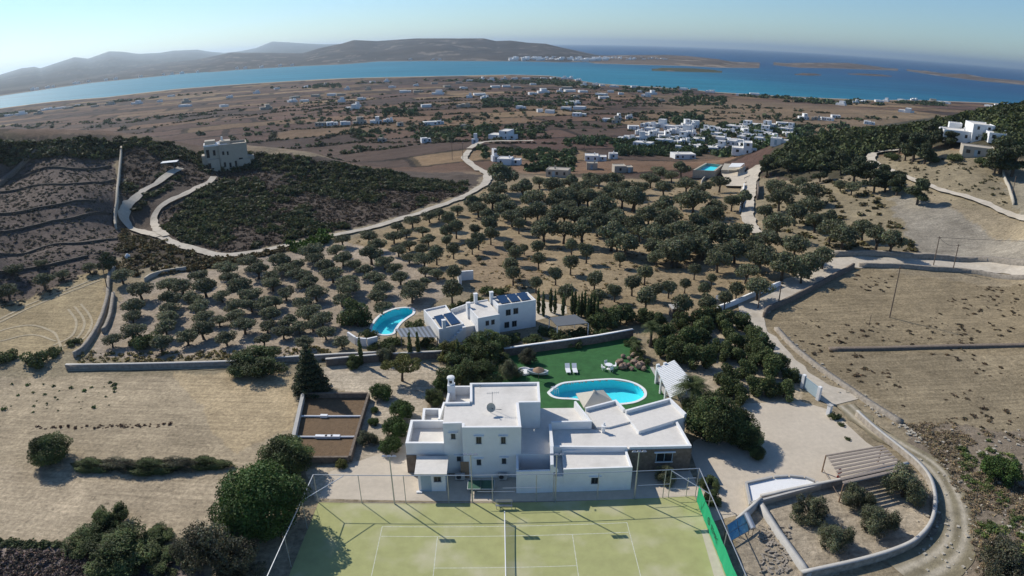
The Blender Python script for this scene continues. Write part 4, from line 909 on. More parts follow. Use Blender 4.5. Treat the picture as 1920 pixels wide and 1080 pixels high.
# ------------------------------------------------------------------ the main villa
house = thing("villa", "large white cubic villa with stepped flat roofs between tennis court and oval pool", "house", (4, 60, 0))
MAIN = gpoly([(830,794),(866,793),(866,801.5),(977.5,801),(972.5,754.5),(1013.5,754),(1011,716),(881,718),(881,753),(834,754)], 6.4)
NW = [(-7.42, 61.35), (-4.68, 61.45), (-4.91, 65.55), (-7.30, 65.5)]
WEST = [(-11.36, 57.19), (-7.25, 57.25), (-7.42, 61.8), (-11.42, 61.78)]
WEST2 = [(-10.2, 61.8), (-8.0, 61.82), (-8.3, 64.5), (-10.35, 64.5)]
STRIP = [(-8.35, 61.83), (-7.43, 61.85), (-7.32, 65.5), (-8.1, 65.5)]
TERR = [(.9, 56.37), (4.25, 56.3), (4.25, 60.93), (8.77, 61.0), (7.39, 65.4), (3.06, 65.4), (3.0, 61.24), (.7, 61.2)]
R1 = [(4.26, 57.3), (12.1, 56.98), (19.1, 56.9), (18.66, 61.83), (13.96, 60.3), (13.45, 62.28), (9.84, 60.66), (8.72, 60.97), (4.27, 60.9)]
R2 = [(13.84, 59.74), (19.84, 62.43), (18.7, 66.04), (12.9, 63.53)]
R3 = [(9.4, 61.05), (10.71, 61.01), (13.42, 62.12), (13.0, 64.08), (12.25, 66.25), (8.39, 64.57)]
ANX = [(5.15, 53.81), (12.22, 53.94), (12.08, 57.25), (5.2, 57.28)]
LOW = [(4.12, 53.83), (5.14, 53.82), (5.18, 57.28), (4.2, 57.28)]
roof_and_walls(house, [(MAIN, 0, 6.12, 6.4, .28, (9,)), (NW, 0, 5.0, 6.05, .26, (0, 1)), (WEST, 0, 2.9, 3.8, .3, (1,)), (WEST2, 0, 2.9, 3.65, .28, (0,)), (STRIP, 0, 3.0, 3.9, .22, (0, 1)),
  (TERR, 0, 3.05, 4.0, .24, (0, 1, 4, 5, 6, 7)), (R1, 0, 3.0, 3.28, .25, (3, 4, 5, 6, 7, 8)), (R2, 0, 3.42, 3.86, .28, (0, 3)), (R3, 0, 3.2, 3.62, .26, (2, 5, 1, 0)), (ANX, 0, 2.62, 2.92, .22, (3,)), (LOW, 0, 2.0, None, 0, ())])
m = MB()
m.prism([(.34, 53.66), (3.78, 53.76), (3.78, 54.0), (.34, 53.9)], 0, 2.8); m.prism([(.34, 53.91), (.58, 53.915), (.58, 56.35), (.34, 56.35)], 0, 2.95)
m.prism([(3.79, 53.76), (4.11, 53.78), (4.2, 56.3), (3.88, 56.3)], 0, [3.55, 3.55, 4.1, 4.1]); m.wall((4.25, 56.32), (4.25, 60.6), .3, 3.07, 4.02); m.wall((8.74, 60.95), (4.27, 60.9), -.24, 3.06, 3.98)
m.prism([(4.0, 53.76), (4.6, 53.77), (4.6, 53.81), (4.0, 53.8)], 2.6, [3.4, 2.95, 2.95, 3.4])
m.build("patio_wall", "white_plaster", house)
m = MB(); m.box(12.25, 19.12, 56.84, 56.88, -.1, 2.98); m.build("stone_facing", "dark_stone", house); m = MB(); m.prism([(19.125, 56.84), (19.16, 56.84), (18.72, 61.8), (18.685, 61.8)], -.1, 2.98); m.build("stone_facing", "dark_stone", house); m = MB(); m.box(-11.38, -10.3, 57.10, 57.17, 0, 2.3); m.build("stone_facing", "dark_stone", house)
ch = MB(); ch.prism([(-7.35, 64.0), (-6.5, 64.0), (-6.55, 64.85), (-7.35, 64.85)], 5.01, 6.9); ch.lathe((-6.95, 64.42, 6.9), [(.36, 0), (.34, .75), (.46, .76), (.42, .95), (.2, 1.02)], 12)
chi = ch.build("chimney", "white_plaster", house); s_ = MB(); s_.obox((-6.95, 64.07, 7.2), .3, .04, .3); attach(s_.build("smoke_hole", "dark_metal"), chi)
ch = MB(); ch.obox((10.0, 60.35, 3.0), .35, .35, .75); ch.obox((10.0, 60.35, 3.75), .46, .46, .08); ch.tube([(10.05, 60.5, 3.83), (10.1, 60.5, 4.15)], .1, 8); ch.build("chimney", "white_plaster", house)
YF = 56.32
for x0, x1, y0, y1, Y in ((893, 902.5, 818, 832, YF), (939.5, 948, 818, 832, YF), (894, 902, 860, 872, YF), (941, 949, 858, 869.5, YF), (846, 853.5, 812, 823, 57.1), (857, 864, 854.5, 864.5, 57.1)):
    xa, za = PY(x0, y1, Y); xb, zb = PY(x1, y0, Y); window(house, ((xa + xb) / 2, Y), (1, 0), xb - xa, zb - za, za)
xa, za = PY(1108, 907, 53.88); xb, zb = PY(1123, 894, 53.88); window(house, ((xa + xb) / 2, 53.88), (1, .012), xb - xa, zb - za, za)
xa, za = PY(1229, 866, 56.83); xb, zb = PY(1262, 848, 56.83); window(house, ((xa + xb) / 2, 56.835), (1, 0), xb - xa, min(zb - za, 1.5), za, shutter="gate_blue")
m = MB(); xa, za = PY(868, 893, YF); m.obox((xa + .25, YF - .03, 0), .9, .05, 2.1); m.build("door", "brown_thatch", house)
for sx in (-6.6, 2.2): 
    m = MB(); m.tube([(sx if sx > 0 else -3.7, 65.3 if sx < 0 else 56.25, 6.2), (sx if sx > 0 else -3.7, 65.05 if sx < 0 else 56.0, 6.15)], .06, 6); m.build("rain_spout", "concrete", house)
# outhouse
oh = thing("outhouse", "small white outhouse with slab roof and dark blue door beside the villa", "outhouse", (-8.4, 55, 0))
m = MB(); m.prism([(-9.75, 53.95), (-6.95, 54.0), (-7.0, 56.6), (-9.85, 56.55)], -.1, 2.32); m.box(-10.0, -9.4, 53.6, 53.9, -.05, .12); m.build("wall", "white_plaster", oh)
m = MB(); m.prism([(-10.03, 53.58), (-6.72, 53.63), (-6.79, 56.76), (-10.16, 56.71)], 2.325, 2.5); m.build("roof", "roof_white", oh)
m = MB(); m.obox((-8.95, 53.94, 0), 1.05, .05, 2.0); d_ = m.build("door", "gate_blue", oh); m = MB(); m.obox((-8.6, 53.89, .95), .08, .06, .04); attach(m.build("handle", "galvanised"), d_)
MATS["gate_blue"]
window(oh, (-7.75, 53.97), (1, .017), .75, .75, 1.25)
# things on and around the villa
e = thing("satellite_dish", "round satellite dish on the upper roof of the main villa", "dish", (-2.35, 59.6, 6.13))
m = MB(); m.tube([(-2.35, 59.6, 6.13), (-2.35, 59.6, 7.0)], .035, 6); m.build("mast", "galvanised", e)
m = MB(); m.lathe((0, 0, 0), [(.02, .0), (.22, .03), (.4, .1), (.5, .17), (.5, .185), (.4, .115), (.2, .045), (.02, .02)], 20); do = m.build("dish", "canvas"); do.location = (-2.35, 59.45, 6.85); do.rotation_euler = (math.radians(58), 0, math.radians(25)); do.parent = e; do.matrix_parent_inverse = parent_inv(e)
m = MB(); m.tube([(-2.3, 59.4, 6.75), (-2.1, 58.95, 7.0)], .02, 5); m.obox((-2.1, 58.95, 6.98), .1, .1, .1); m.build("feed_arm", "dark_metal", e)
e = thing("tv_aerial", "thin television aerial on a leaning mast on the upper villa roof", "aerial", (-2.2, 60.3, 6.13))
m = MB(); m.tube([(-2.2, 60.3, 6.13), (-2.15, 60.3, 8.3)], .025, 5); m.tube([(-2.15, 60.3, 6.13), (-1.2, 60.2, 6.16)], .03, 5); m.build("mast", "grey_metal", e)
m = MB(); m.tube([(-2.75, 60.3, 8.1), (-1.45, 60.3, 8.2)], .02, 5)
for i in range(7): m.tube([(-2.7 + i * .2, 60.0, 8.1 + i * .015), (-2.7 + i * .2, 60.6, 8.1 + i * .015)], .012, 4)
m.build("aerial_rods", "grey_metal", e)
for x, w, l in ((1 - 2.1, .95, "white air conditioner unit at the right foot of the villa wall"), (-5.6, 1.05, "grey machine unit between outhouse and villa wall")):
    e = thing("air_conditioner", l, "air conditioner", (x, 55.9, 0)); m = MB(); m.box(x - w / 2, x + w / 2, 55.75, 56.1, .12, .82); m.box(x - w / 2 + .05, x - w / 2 + .15, 55.78, 56.07, 0, .118); m.box(x + w / 2 - .15, x + w / 2 - .05, 55.78, 56.07, 0, .118); m.build("casing", "concrete", e)
    m = MB(); m.tube([(x - .12, 55.748, .48), (x - .12, 55.73, .48)], .26, 16); m.build("fan_grille", "dark_metal", e)
# table tennis table
q = [G(876, 917, .76), G(919, 917, .76), G(919, 898, .76), G(877, 898, .76)]
e = thing("table_tennis_table", "green table tennis table with white edges half in the villa shadow", "table", (-3.3, 54.6, 0)); X0, X1, Y0, Y1 = q[0][0], q[0][0] + 2.74, q[0][1], q[0][1] + 1.53
m = MB(); m.box(X0 + .03, X1 - .03, Y0 + .03, Y1 - .03, .72, .765); m.build("table_top", "table_green", e)
m = MB(); m.box(X0, X1, Y0, Y0 + .03, .722, .767); m.box(X0, X1, Y1 - .03, Y1, .722, .767); m.box(X0, X0 + .03, Y0 + .031, Y1 - .031, .722, .767); m.box(X1 - .03, X1, Y0 + .031, Y1 - .031, .722, .767); m.build("edge_line", "white_plastic", e)
for x in (X0 + .35, X1 - .35):
    for y in (Y0 + .25, Y1 - .25): m = MB(); m.tube([(x, y, 0), (x, y, .72)], .03, 6); m.build("leg", "dark_metal", e)
m = MB(); m.box((X0 + X1) / 2 - .01, (X0 + X1) / 2 + .01, Y0 - .1, Y1 + .1, .767, .92); m.build("net", "grey_metal", e)

# ------------------------------------------------------------------ ground sheets of the estate
def offset_poly(poly, d):
    c = ccw(poly); n = len(c); out = []
    for i in range(n):
        t = Vector(c[(i + 1) % n]) - Vector(c[i - 1]); t.normalize(); out.append((c[i][0] + t.y * d, c[i][1] - t.x * d))
    return out
def ring(m, inner, outer, z0, z1):
    n = len(inner); vs = [(*p, z1) for p in inner] + [(*p, z1) for p in outer] + [(*p, z0) for p in outer] + [(*p, z0) for p in inner]
    fs = []
    for i in range(n): j = (i + 1) % n; fs += [(i, n + i, n + j, j), (n + i, 2 * n + i, 2 * n + j, n + j), (j, 3 * n + j, 3 * n + i, i)]
    m.add(vs, fs)
def pool(poly, label, z=0.0, depth=1.25, cop="white_plaster", wid=.38, name="swimming_pool"):
    c = ccw(poly); cx = sum(p[0] for p in c) / len(c); cy = sum(p[1] for p in c) / len(c)
    e = thing(name, label, "pool", (cx, cy, z - depth)); n = len(c)
    m = MB(); m.add([(*p, z + .02) for p in c] + [(*p, z - depth) for p in c], [(i, n + i, n + (i + 1) % n, (i + 1) % n) for i in range(n)] + [tuple(range(n, 2 * n))]); m.build("basin", "pool_tile", e)
    m = MB(); m.add([(*p, z - .12) for p in c], [tuple(range(n))]); m.build("water", "pool_water", e)
    m = MB(); ring(m, c, offset_poly(c, wid), z - .02, z + .09); m.build("coping", cop, e); return e
pe = pool(POOL, "oval turquoise swimming pool with white coping on the green lawn")
for i, (a, b) in enumerate(((1036, 734), (1040, 736), (1044, 738))):
    q = G(a, b, 0); m = MB(); m.tube([(q[0] - .25, q[1] - .1, .05), (q[0] - .2, q[1] - .08, .75), (q[0] + .15, q[1], .8), (q[0] + .3, q[1], -.4)], .035, 6); m.build("handrail", "white_plastic", pe)
LAWN = gpoly([(925,690),(948,664),(1050,652),(1188,633),(1196,660),(1221,690),(1236,722),(1251,752)]) + [(19.2, 66.5), (12, 66.0), (8.5, 65.2), (3.2, 66.2), (-3.5, 66.2), (-4.4, 72)]
sheet("lawn", LAWN, .03, "lawn_turf", "dark green artificial lawn round the oval pool", holes=[offset_poly(POOL, .2)])
YARD = gpoly([(1296,850),(1300,830),(1330,800),(1395,757),(1500,752),(1560,770),(1625,830),(1690,870),(1560,912),(1440,942),(1385,965),(1330,980),(1318,930),(1306,880)])
sheet("gravel_yard", YARD, .012, "gravel_pale", "pale gravel yard right of the villa")
SAND = [(-20, 52.4), (-20, 57)] + gpoly([(700,855),(760,830)]) + [(-7, 57), (1, 56.4), (12.2, 56.9), (19.3, 57), (19.6, 52.4)]
sheet("sand_strip", SAND, .008, "gravel_pale", "pale sand strip between court fence and villa")
COURT = [(-20.4, 8), (19.2, 8), (18.75, 52.55), (-19.9, 51.75)]
ct = sheet("tennis_court", COURT, .022, "court_turf", "pale green artificial grass tennis court with white lines")
m = MB(); cyw, syw, ccx, ccy = math.cos(.0195), math.sin(.0195), -.697, 43.14
def line(u0, v0, u1, v1, w=.07):
    d = Vector((u1 - u0, v1 - v0)); d.normalize(); n = Vector((-d.y, d.x)) * w / 2; pts = []
    for a, b in ((u0 - n.x, v0 - n.y), (u1 - n.x, v1 - n.y), (u1 + n.x, v1 + n.y), (u0 + n.x, v0 + n.y)): pts.append((ccx + a * cyw - b * syw, ccy + a * syw + b * cyw, .0265))
    m.add(pts, [(0, 1, 2, 3)])
for v in (5.485, -5.485): line(-11.9, v, 11.9, v)
for v in (4.115, -4.115): line(-11.8, v, 11.8, v)
for u in (-11.885, 11.885): line(u, -5.45, u, -4.15); line(u, -4.08, u, 4.08); line(u, 4.15, u, 5.45)
for u in (-6.4, 6.4): line(u, -4.08, u, 4.08)
line(-6.36, 0, 6.36, 0)
m.build("court_lines", "court_line", ct)
sheet("sand_edge", [(17.1, 8), (18.95, 8), (18.7, 47.5), (18.1, 47.4), (17.7, 40), (17.5, 30)], .027, "gravel_pale", "worn sandy strip along the right edge of the tennis court")
# net of the court
nt_ = bpy.data.materials.new("net_mesh"); nt_.use_nodes = True; N_ = nt_.node_tree.nodes; tr_ = N_.new("ShaderNodeBsdfTransparent"); mx_ = N_.new("ShaderNodeMixShader"); mx_.inputs[0].default_value = .42
N_["Principled BSDF"].inputs["Base Color"].default_value = (.02, .025, .02, 1); nt_.node_tree.links.new(tr_.outputs[0], mx_.inputs[1]); nt_.node_tree.links.new(N_["Principled BSDF"].outputs[0], mx_.inputs[2]); nt_.node_tree.links.new(mx_.outputs[0], N_["Material Output"].inputs[0]); MATS["net_mesh"] = nt_
def cw(u, v): return (ccx + u * cyw - v * syw, ccy + u * syw + v * cyw)
e = thing("tennis_net", "dark tennis net with white top band across the court", "net", (*cw(0, 0), .03))
vs = []; 
for i in range(13): v = -6.4 + i * 12.8 / 12; h_ = .93 + .14 * (v / 6.4) ** 2; vs += [(*cw(0, v), .06), (*cw(0, v), h_)]
m = MB(); m.add(vs, [(2 * i, 2 * i + 2, 2 * i + 3, 2 * i + 1) for i in range(12)]); m.build("netting", "net_mesh", e)
m = MB(); m.tube([(vs[2 * i + 1][0], vs[2 * i + 1][1], vs[2 * i + 1][2] + .03) for i in range(13)], .05, 6); m.build("net_band", "white_plastic", e)
for v in (-6.42, 6.42): m = MB(); m.tube([(*cw(0, v), 0), (*cw(0, v), 1.12)], .05, 8); m.build("net_post", "galvanised", e)
# umpire seat / players bench by the net post
q = G(945, 950, 0)
e = thing("players_bench", "grey metal double bench by the far net post of the court", "bench", (q[0], q[1], 0)); x, y = q[0], q[1]
m = MB(); 
for dy in (-.42, -.28, .28, .42): m.box(x - .85, x + .85, y + dy - .055, y + dy + .055, .43, .47)
m.build("seat", "galvanised", e)
m = MB(); m.box(x - .85, x + .85, y - .04, y - .01, .6, .72); m.box(x - .85, x + .85, y + .01, y + .04, .6, .72); m.box(x - .85, x + .85, y - .04, y - .01, .8, .92); m.box(x - .85, x + .85, y + .01, y + .04, .8, .92); m.build("backrest", "galvanised", e)
for s in (-1, 1):
    for dy in (-.4, .4): m = MB(); m.tube([(x + s * .75, y + dy, .02), (x + s * .75, y + dy * .75, .43)], .03, 6); m.build("leg", "galvanised", e)
    m = MB(); m.box(x + s * .75 - .02, x + s * .75 + .02, y - .48, y + .48, .39, .43); m.box(x + s * .75 - .02, x + s * .75 + .02, y - .008, y + .008, .431, .92); m.build("bench_frame", "galvanised", e)
# court fence: posts, rails, corner braces
fe = thing("court_fence", "tall galvanised tube fence round the tennis court", "fence", (0, 52.2, 0))
FH = 3.55; fl, fr = Vector((-19.95, 51.75)), Vector((18.8, 52.55))
posts = [fl + (fr - fl) * t for t in (0, .118, .235, .348, .462, .575, .62, .735, .835, .99 * .92, 1.0)]
def post(p, h=FH, r=.045): m = MB(); m.tube([(p[0], p[1], -.05), (p[0], p[1], h)], r, 7); return m.build("fence_post", "galvanised", fe)
for p in posts: post(p)
m = MB(); m.tube([(fl.x, fl.y, FH), (fr.x, fr.y, FH)], .04, 6); m.tube([(fl.x, fl.y, .12), (fr.x, fr.y, .12)], .015, 4); m.build("top_rail", "galvanised", fe)
nl, nr = Vector((-20.7, 10)), Vector((19.4, 10))
for a, b in ((fl, nl), (fr, nr)):
    m = MB(); m.tube([(a.x, a.y, FH), (b.x, b.y, FH)], .05, 6); m.build("top_rail", "galvanised", fe)
    m = MB(); p = a + (b - a) * .095; s = a + (Vector((0, 51.9)) - a) * .155; m.tube([(p.x, p.y, FH * .98), (s.x, s.y, FH * .98)], .04, 6); m.build("brace", "galvanised", fe)
    for t in (.095, .22, .34, .46, .58, .7): post(a + (b - a) * t)
    for t in (.02, .5): p0 = a + (b - a) * t; p1 = a + (b - a) * (t + .1); m = MB(); m.tube([(p0.x, p0.y, .05), (p1.x, p1.y, FH)], .02, 4); m.build("brace", "galvanised", fe)
m = MB(); gx = [G(1252, 930, 0), G(1284, 926, 0)]
m.tube([(gx[0][0], 52.5, .0), (gx[0][0], 52.5, 3.5)], .045, 6); m.tube([(gx[1][0], 52.5, 0), (gx[1][0], 52.5, 2.5)], .04, 6); m.tube([(gx[0][0], 52.5, 2.4), (18.6, 52.5, 2.4)], .035, 6); m.tube([(gx[0][0], 52.5, 1.1), (gx[1][0], 52.5, 1.1)], .03, 6); m.build("gate_frame", "galvanised", fe)
m = MB(); m.tube([(12.6, 52.4, 1.75), (gx[0][0], 52.5, 1.75)], .03, 6); m.build("mid_rail", "galvanised", fe); m = MB(); m.tube([(-1.0, 52.15, 1.9), (2.8, 52.2, 1.9)], .03, 6); m.build("mid_rail", "galvanised", fe); m = MB(); m.tube([(-3.6, 52.1, 1.5), (.2, 52.1, 1.5)], .03, 6); m.build("mid_rail", "galvanised", fe)
# green windscreen on the right fence
def fpt(t): p = fr + (nr - fr) * t; return p
e = thing("windscreen", "long green windscreen banner with dark ring logo on the right court fence", "banner", (18.7, 45, 0))
ta, tb = .02, .36; A_, B_ = fpt(ta), fpt(tb); V = []
for i in range(25):
    p = A_ + (B_ - A_) * i / 24; zt = 2.05 + .05 * math.sin(i * 1.3); sag = .03 * math.sin(i * 2.2); V += [(p.x - .09 + sag, p.y, .06), (p.x - .09 + sag * .3, p.y, zt), (p.x - .075 + sag, p.y, .06), (p.x - .075 + sag * .3, p.y, zt)]
m = MB(); fs = []
for i in range(24): a = 4 * i; b = a + 4; fs += [(a, a + 1, b + 1, b), (a + 2, b + 2, b + 3, a + 3), (a + 1, a + 3, b + 3, b + 1)]
m.add(V, fs); m.build("cloth", "green_screen", e)
def screen_pt(s, z): p = fr + (nr - fr) * 0; L_ = fr.y - s; return (18.8 + (19.4 - 18.8) * s / 42.5 - .155, L_, z)
m = MB(); s0 = 5.1
def rg(r0, r1, cs, cz, n=20):
    vs = [screen_pt(cs + r * math.cos(2 * math.pi * i / n), cz + r * math.sin(2 * math.pi * i / n)) for r in (r0, r1) for i in range(n)]; m.add(vs, [(i, n + i, n + (i + 1) % n, (i + 1) % n) for i in range(n)])
rg(.26, .38, s0, 1.08); rg(.05, .14, s0, 1.08)
STROKES = {'N': [((0, 0), (0, 1)), ((0, 1), (.6, 0)), ((.6, 0), (.6, 1))], 'E': [((0, 0), (0, 1)), ((0, 1), (.55, 1)), ((0, .5), (.5, .5)), ((0, 0), (.55, 0))], 'M': [((0, 0), (0, 1)), ((0, 1), (.35, .4)), ((.35, .4), (.7, 1)), ((.7, 1), (.7, 0))],
           'A': [((0, 0), (.33, 1)), ((.33, 1), (.66, 0)), ((.14, .4), (.52, .4))], 'C': [((.6, .9), (.3, 1)), ((.3, 1), (0, .7)), ((0, .7), (0, .3)), ((0, .3), (.3, 0)), ((.3, 0), (.6, .1))], 'T': [((0, 1), (.6, 1)), ((.3, 1), (.3, 0))]}
def word(txt, s, z, hgt_):
    for chx in txt:
        for (a, b), (c, d) in STROKES[chx]:
            p = Vector((a, b)) * hgt_; q_ = Vector((c, d)) * hgt_; t = (q_ - p).normalized(); n = Vector((-t.y, t.x)) * hgt_ * .09
            m.add([screen_pt(s + u.x, z + u.y) for u in (p - n, q_ - n, q_ + n, p + n)], [(0, 1, 2, 3)])
        s += hgt_ * .92
word("TEMAC", s0 + .75, .84, .5)
m.build("lettering", "dark_ink", e)
# floodlights
def floodlight(x, y, h, label):
    e = thing("floodlight_mast", label, "floodlight", (x, y, 0))
    m = MB(); m.tube([(x, y, -.05), (x, y, h)], [.08, .055], 8); m.build("pole", "galvanised", e)
    m = MB(); m.tube([(x - .72, y, h), (x + .72, y, h)], .035, 6)
    for s in (-.48, 0, .48): m.tube([(x + s, y, h), (x + s, y - .05, h + .2)], .02, 5)
    m.build("crossbar", "galvanised", e)
    for s in (-.5, 0, .5):
        m = MB(); a = math.radians(55); c_, s_ = math.cos(a), math.sin(a); pts = []
        for (u, w, t) in ((-.23, -.2, 0), (.23, -.2, 0), (.23, .2, 0), (-.23, .2, 0), (-.13, -.1, .18), (.13, -.1, .18), (.13, .1, .18), (-.13, .1, .18)): pts.append((x + s + u, y - .12 + w * s_ + t * c_ * .6, h + .1 - w * c_ + t * s_))
        m.add(pts, [(3, 2, 1, 0), (4, 5, 6, 7), (0, 1, 5, 4), (1, 2, 6, 5), (2, 3, 7, 6), (3, 0, 4, 7)]); m.build("lamp_head", "galvanised", e)
for (bx, by), t in (((740, 945), "floodlight mast farthest left, in front of the sand strip"), ((886, 942), "floodlight mast in front of the villa wall beside the table tennis table"), ((1041, 942), "floodlight mast in front of the white annexe wall"), ((1189, 936), "floodlight mast at the right corner of the white annexe")):
    q = G(bx, by, 0); floodlight(q[0], q[1], 5.9, t)

# ------------------------------------------------------------------ on the lawn
def lounger(px, py, label):
    q = G(px, py, 0); x, y = q[0], q[1]; e = thing("sun_lounger", label, "sun lounger", (x, y, .03), "white sun loungers on the lawn"); a = .05
    m = MB(); m.obox((x, y - .35, .3), .66, 1.25, .05, a); m.build("seat", "white_plastic", e)
    m = MB(); m.prism([(x - .34, y + .28), (x + .32, y + .31), (x + .3, y + .92), (x - .36, y + .89)], [.3, .3, .75, .75], [.36, .36, .81, .81]); m.build("backrest", "white_plastic", e)
    for sx in (-.26, .26):
        for sy in (-.85, .2): m = MB(); m.obox((x + sx, y + sy, .03), .06, .06, .27, a); m.build("leg", "white_plastic", e)
lounger(1064.5, 696, "left of the two white sun loungers on the lawn"); lounger(1077.5, 696, "right of the two white sun loungers on the lawn")
def chair(x, y, a, label):
    e = thing("garden_chair", label, "chair", (x, y, .03), "white chairs round the lawn table"); ca, sa = math.cos(a), math.sin(a)
    m = MB(); m.obox((x, y, .42), .46, .46, .04, a); m.build("seat", "white_plastic", e)
    m = MB(); m.obox((x - sa * .21 * -1, y + ca * .21 * -1, .47), .46, .04, .42, a); m.build("backrest", "white_plastic", e)
    for sx in (-.19, .19):
        for sy in (-.19, .19): m = MB(); m.obox((x + sx * ca - sy * sa, y + sx * sa + sy * ca, .03), .04, .04, .39, a); m.build("leg", "white_plastic", e)
q = G(1141, 692, 0); tx, ty = q[0], q[1]
e = thing("garden_table", "round white garden table between white chairs on the lawn", "table", (tx, ty, .03)); m = MB(); m.lathe((tx, ty, .7), [(.52, 0), (.53, .04), (.1, .05)], 18); m.build("table_top", "white_plastic", e)
m = MB(); m.tube([(tx, ty, .1), (tx, ty, .7)], .05, 8); m.lathe((tx, ty, .03), [(.3, 0), (.26, .05), (.05, .08)], 12); m.build("base", "white_plastic", e)
for i, (a, t) in enumerate(((.3, "white garden chair farthest from the pool at the round table"), (1.9, "white garden chair on the left of the round lawn table"), (3.4, "white garden chair nearest the pool at the round table"), (4.9, "white garden chair on the right of the round lawn table"))):
    chair(tx - math.sin(a) * .85, ty + math.cos(a) * .85, a + math.pi, t)
q = G(1008, 703, 0); x, y = q[0], q[1]
e = thing("rowing_boat", "small white and blue rowing boat lying on the lawn", "boat", (x, y, .03)); vs = []; n = 12
for i in range(n + 1):
    u = i / n * 2 - 1; w = .62 * (1 - abs(u) ** 2.6) + .02; zz = .55 + .16 * u * u
    for (k, z) in ((-1, zz), (-.6, .16), (.6, .16), (1, zz)): vs.append((x + u * 1.45, y + k * w - u * .25, .03 + z))
m = MB(); m.add(vs, [(4 * i + j, 4 * i + 4 + j, 4 * i + 5 + j, 4 * i + 1 + j) for i in range(n) for j in range(3)]); m.build("hull", "gate_blue", e)
m = MB()
for k in (-1, 1): m.tube([(x + (i / n * 2 - 1) * 1.45, y + k * (.62 * (1 - abs(i / n * 2 - 1) ** 2.6) + .02) - (i / n * 2 - 1) * .25, .6 + .16 * (i / n * 2 - 1) ** 2) for i in range(n + 1)], .06, 6)
m.build("gunwale", "white_plastic", e); m = MB(); m.obox((x - .3, y + .07, .42), .22, .95, .04, -.17); m.obox((x + .5, y - .1, .42), .22, .9, .04, -.17); m.build("bench", "white_plastic", e)
q = G(1010, 697, 1.4); x, y = q[0], q[1] + .1; e = thing("straw_parasol", "small round straw parasol beside the boat on the lawn", "parasol", (x, y, .03)); m = MB(); m.lathe((x, y, 1.55), [(.82, 0), (.8, .06), (.42, .3), (.04, .5)], 16); m.build("canopy", "brown_thatch", e); m = MB(); m.tube([(x, y, 0), (x, y, 1.6)], .035, 6); m.build("pole", "pole_wood", e)
q = G(983, 698, 0); x, y = q[0], q[1]; e = thing("stone_basin", "low round white stone basin by the lawn trees", "basin", (x, y, .03)); m = MB(); m.lathe((x, y, .03), [(1.0, 0), (1.02, .28), (.9, .3), (.86, .12), (.1, .12)], 20); m.build("rim", "white_plaster", e)
# square canvas parasol behind the roof
pts = gpoly([(1095,764),(1150,752),(1131,731),(1080,737.5)], 2.75); cxp = sum(p[0] for p in pts) / 4; cyp = sum(p[1] for p in pts) / 4
e = thing("square_parasol", "large square beige canvas parasol between roof and pool", "parasol", (cxp, cyp, .03)); m = MB(); vs = [(*p, 2.75) for p in pts] + [(cxp, cyp, 3.75)] + [(*p, 2.6) for p in pts]
m.add(vs, [(i, (i + 1) % 4, 4) for i in range(4)] + [(5 + i, 5 + (i + 1) % 4, (i + 1) % 4, i) for i in range(4)]); m.build("canopy", "canvas", e)
m = MB(); m.tube([(cxp, cyp, 0), (cxp, cyp, 3.85)], .05, 8); m.build("pole", "pole_wood", e); m = MB(); m.lathe((cxp, cyp, 3.62), [(.28, .0), (.2, .1), (.05, .2)], 8); m.build("cap", "canvas", e); m = MB()
for p in pts: m.tube([(cxp, cyp, 3.72), (p[0] * .985 + cxp * .015, p[1] * .985 + cyp * .015, 2.745)], .022, 5)
m.build("ribs", "pole_wood", e)
# white slatted pergola
PG = [tuple(G(a, b, 2.4)[:2]) for a, b in ((1258, 746), (1304, 725), (1262, 676), (1232, 690))]
e = thing("white_pergola", "white slatted pergola leading from villa to lawn corner", "pergola", (21, 76, 0))
def lerp(a, b, t): return (a[0] + (b[0] - a[0]) * t, a[1] + (b[1] - a[1]) * t)
m = MB()
for a, b in ((PG[0], PG[3]), (PG[1], PG[2])): m.tube([(*a, 2.3), (*b, 2.3)], .08, 4)
m.build("beam", "pergola_white", e)
for i in range(19):
    t = (i + .3) / 19; a, b = lerp(PG[0], PG[3], t), lerp(PG[1], PG[2], t); d = Vector((b[0] - a[0], b[1] - a[1])); L_ = d.length; c = lerp(a, b, .5)
    m = MB(); m.obox((c[0], c[1], 2.4), L_ + .3, math.dist(PG[0], PG[3]) / 19 * .6, .1, math.atan2(d.y, d.x)); m.build("slat", "pergola_white", e)
for t in (0, .33, .66, 1):
    for a, b in ((PG[0], PG[3]), (PG[1], PG[2])): p = lerp(a, b, t); m = MB(); m.obox((p[0], p[1], -.05), .22, .22, 2.3, .3); m.build("post", "white_plaster", e)
m = MB(); p = PG[3]; m.obox((p[0] + .2, p[1] + .4, 0), .45, .3, 2.75, .3); m.obox((p[0] + 1.3, p[1] + .9, 0), .45, .3, 2.7, .3); m.build("gate_pillar", "white_plaster", e)
ribbon("path", [(1222,689),(1236,715),(1249,744)], .5, "concrete", .06, "pale stone edging path beside the pergola", rag=0)
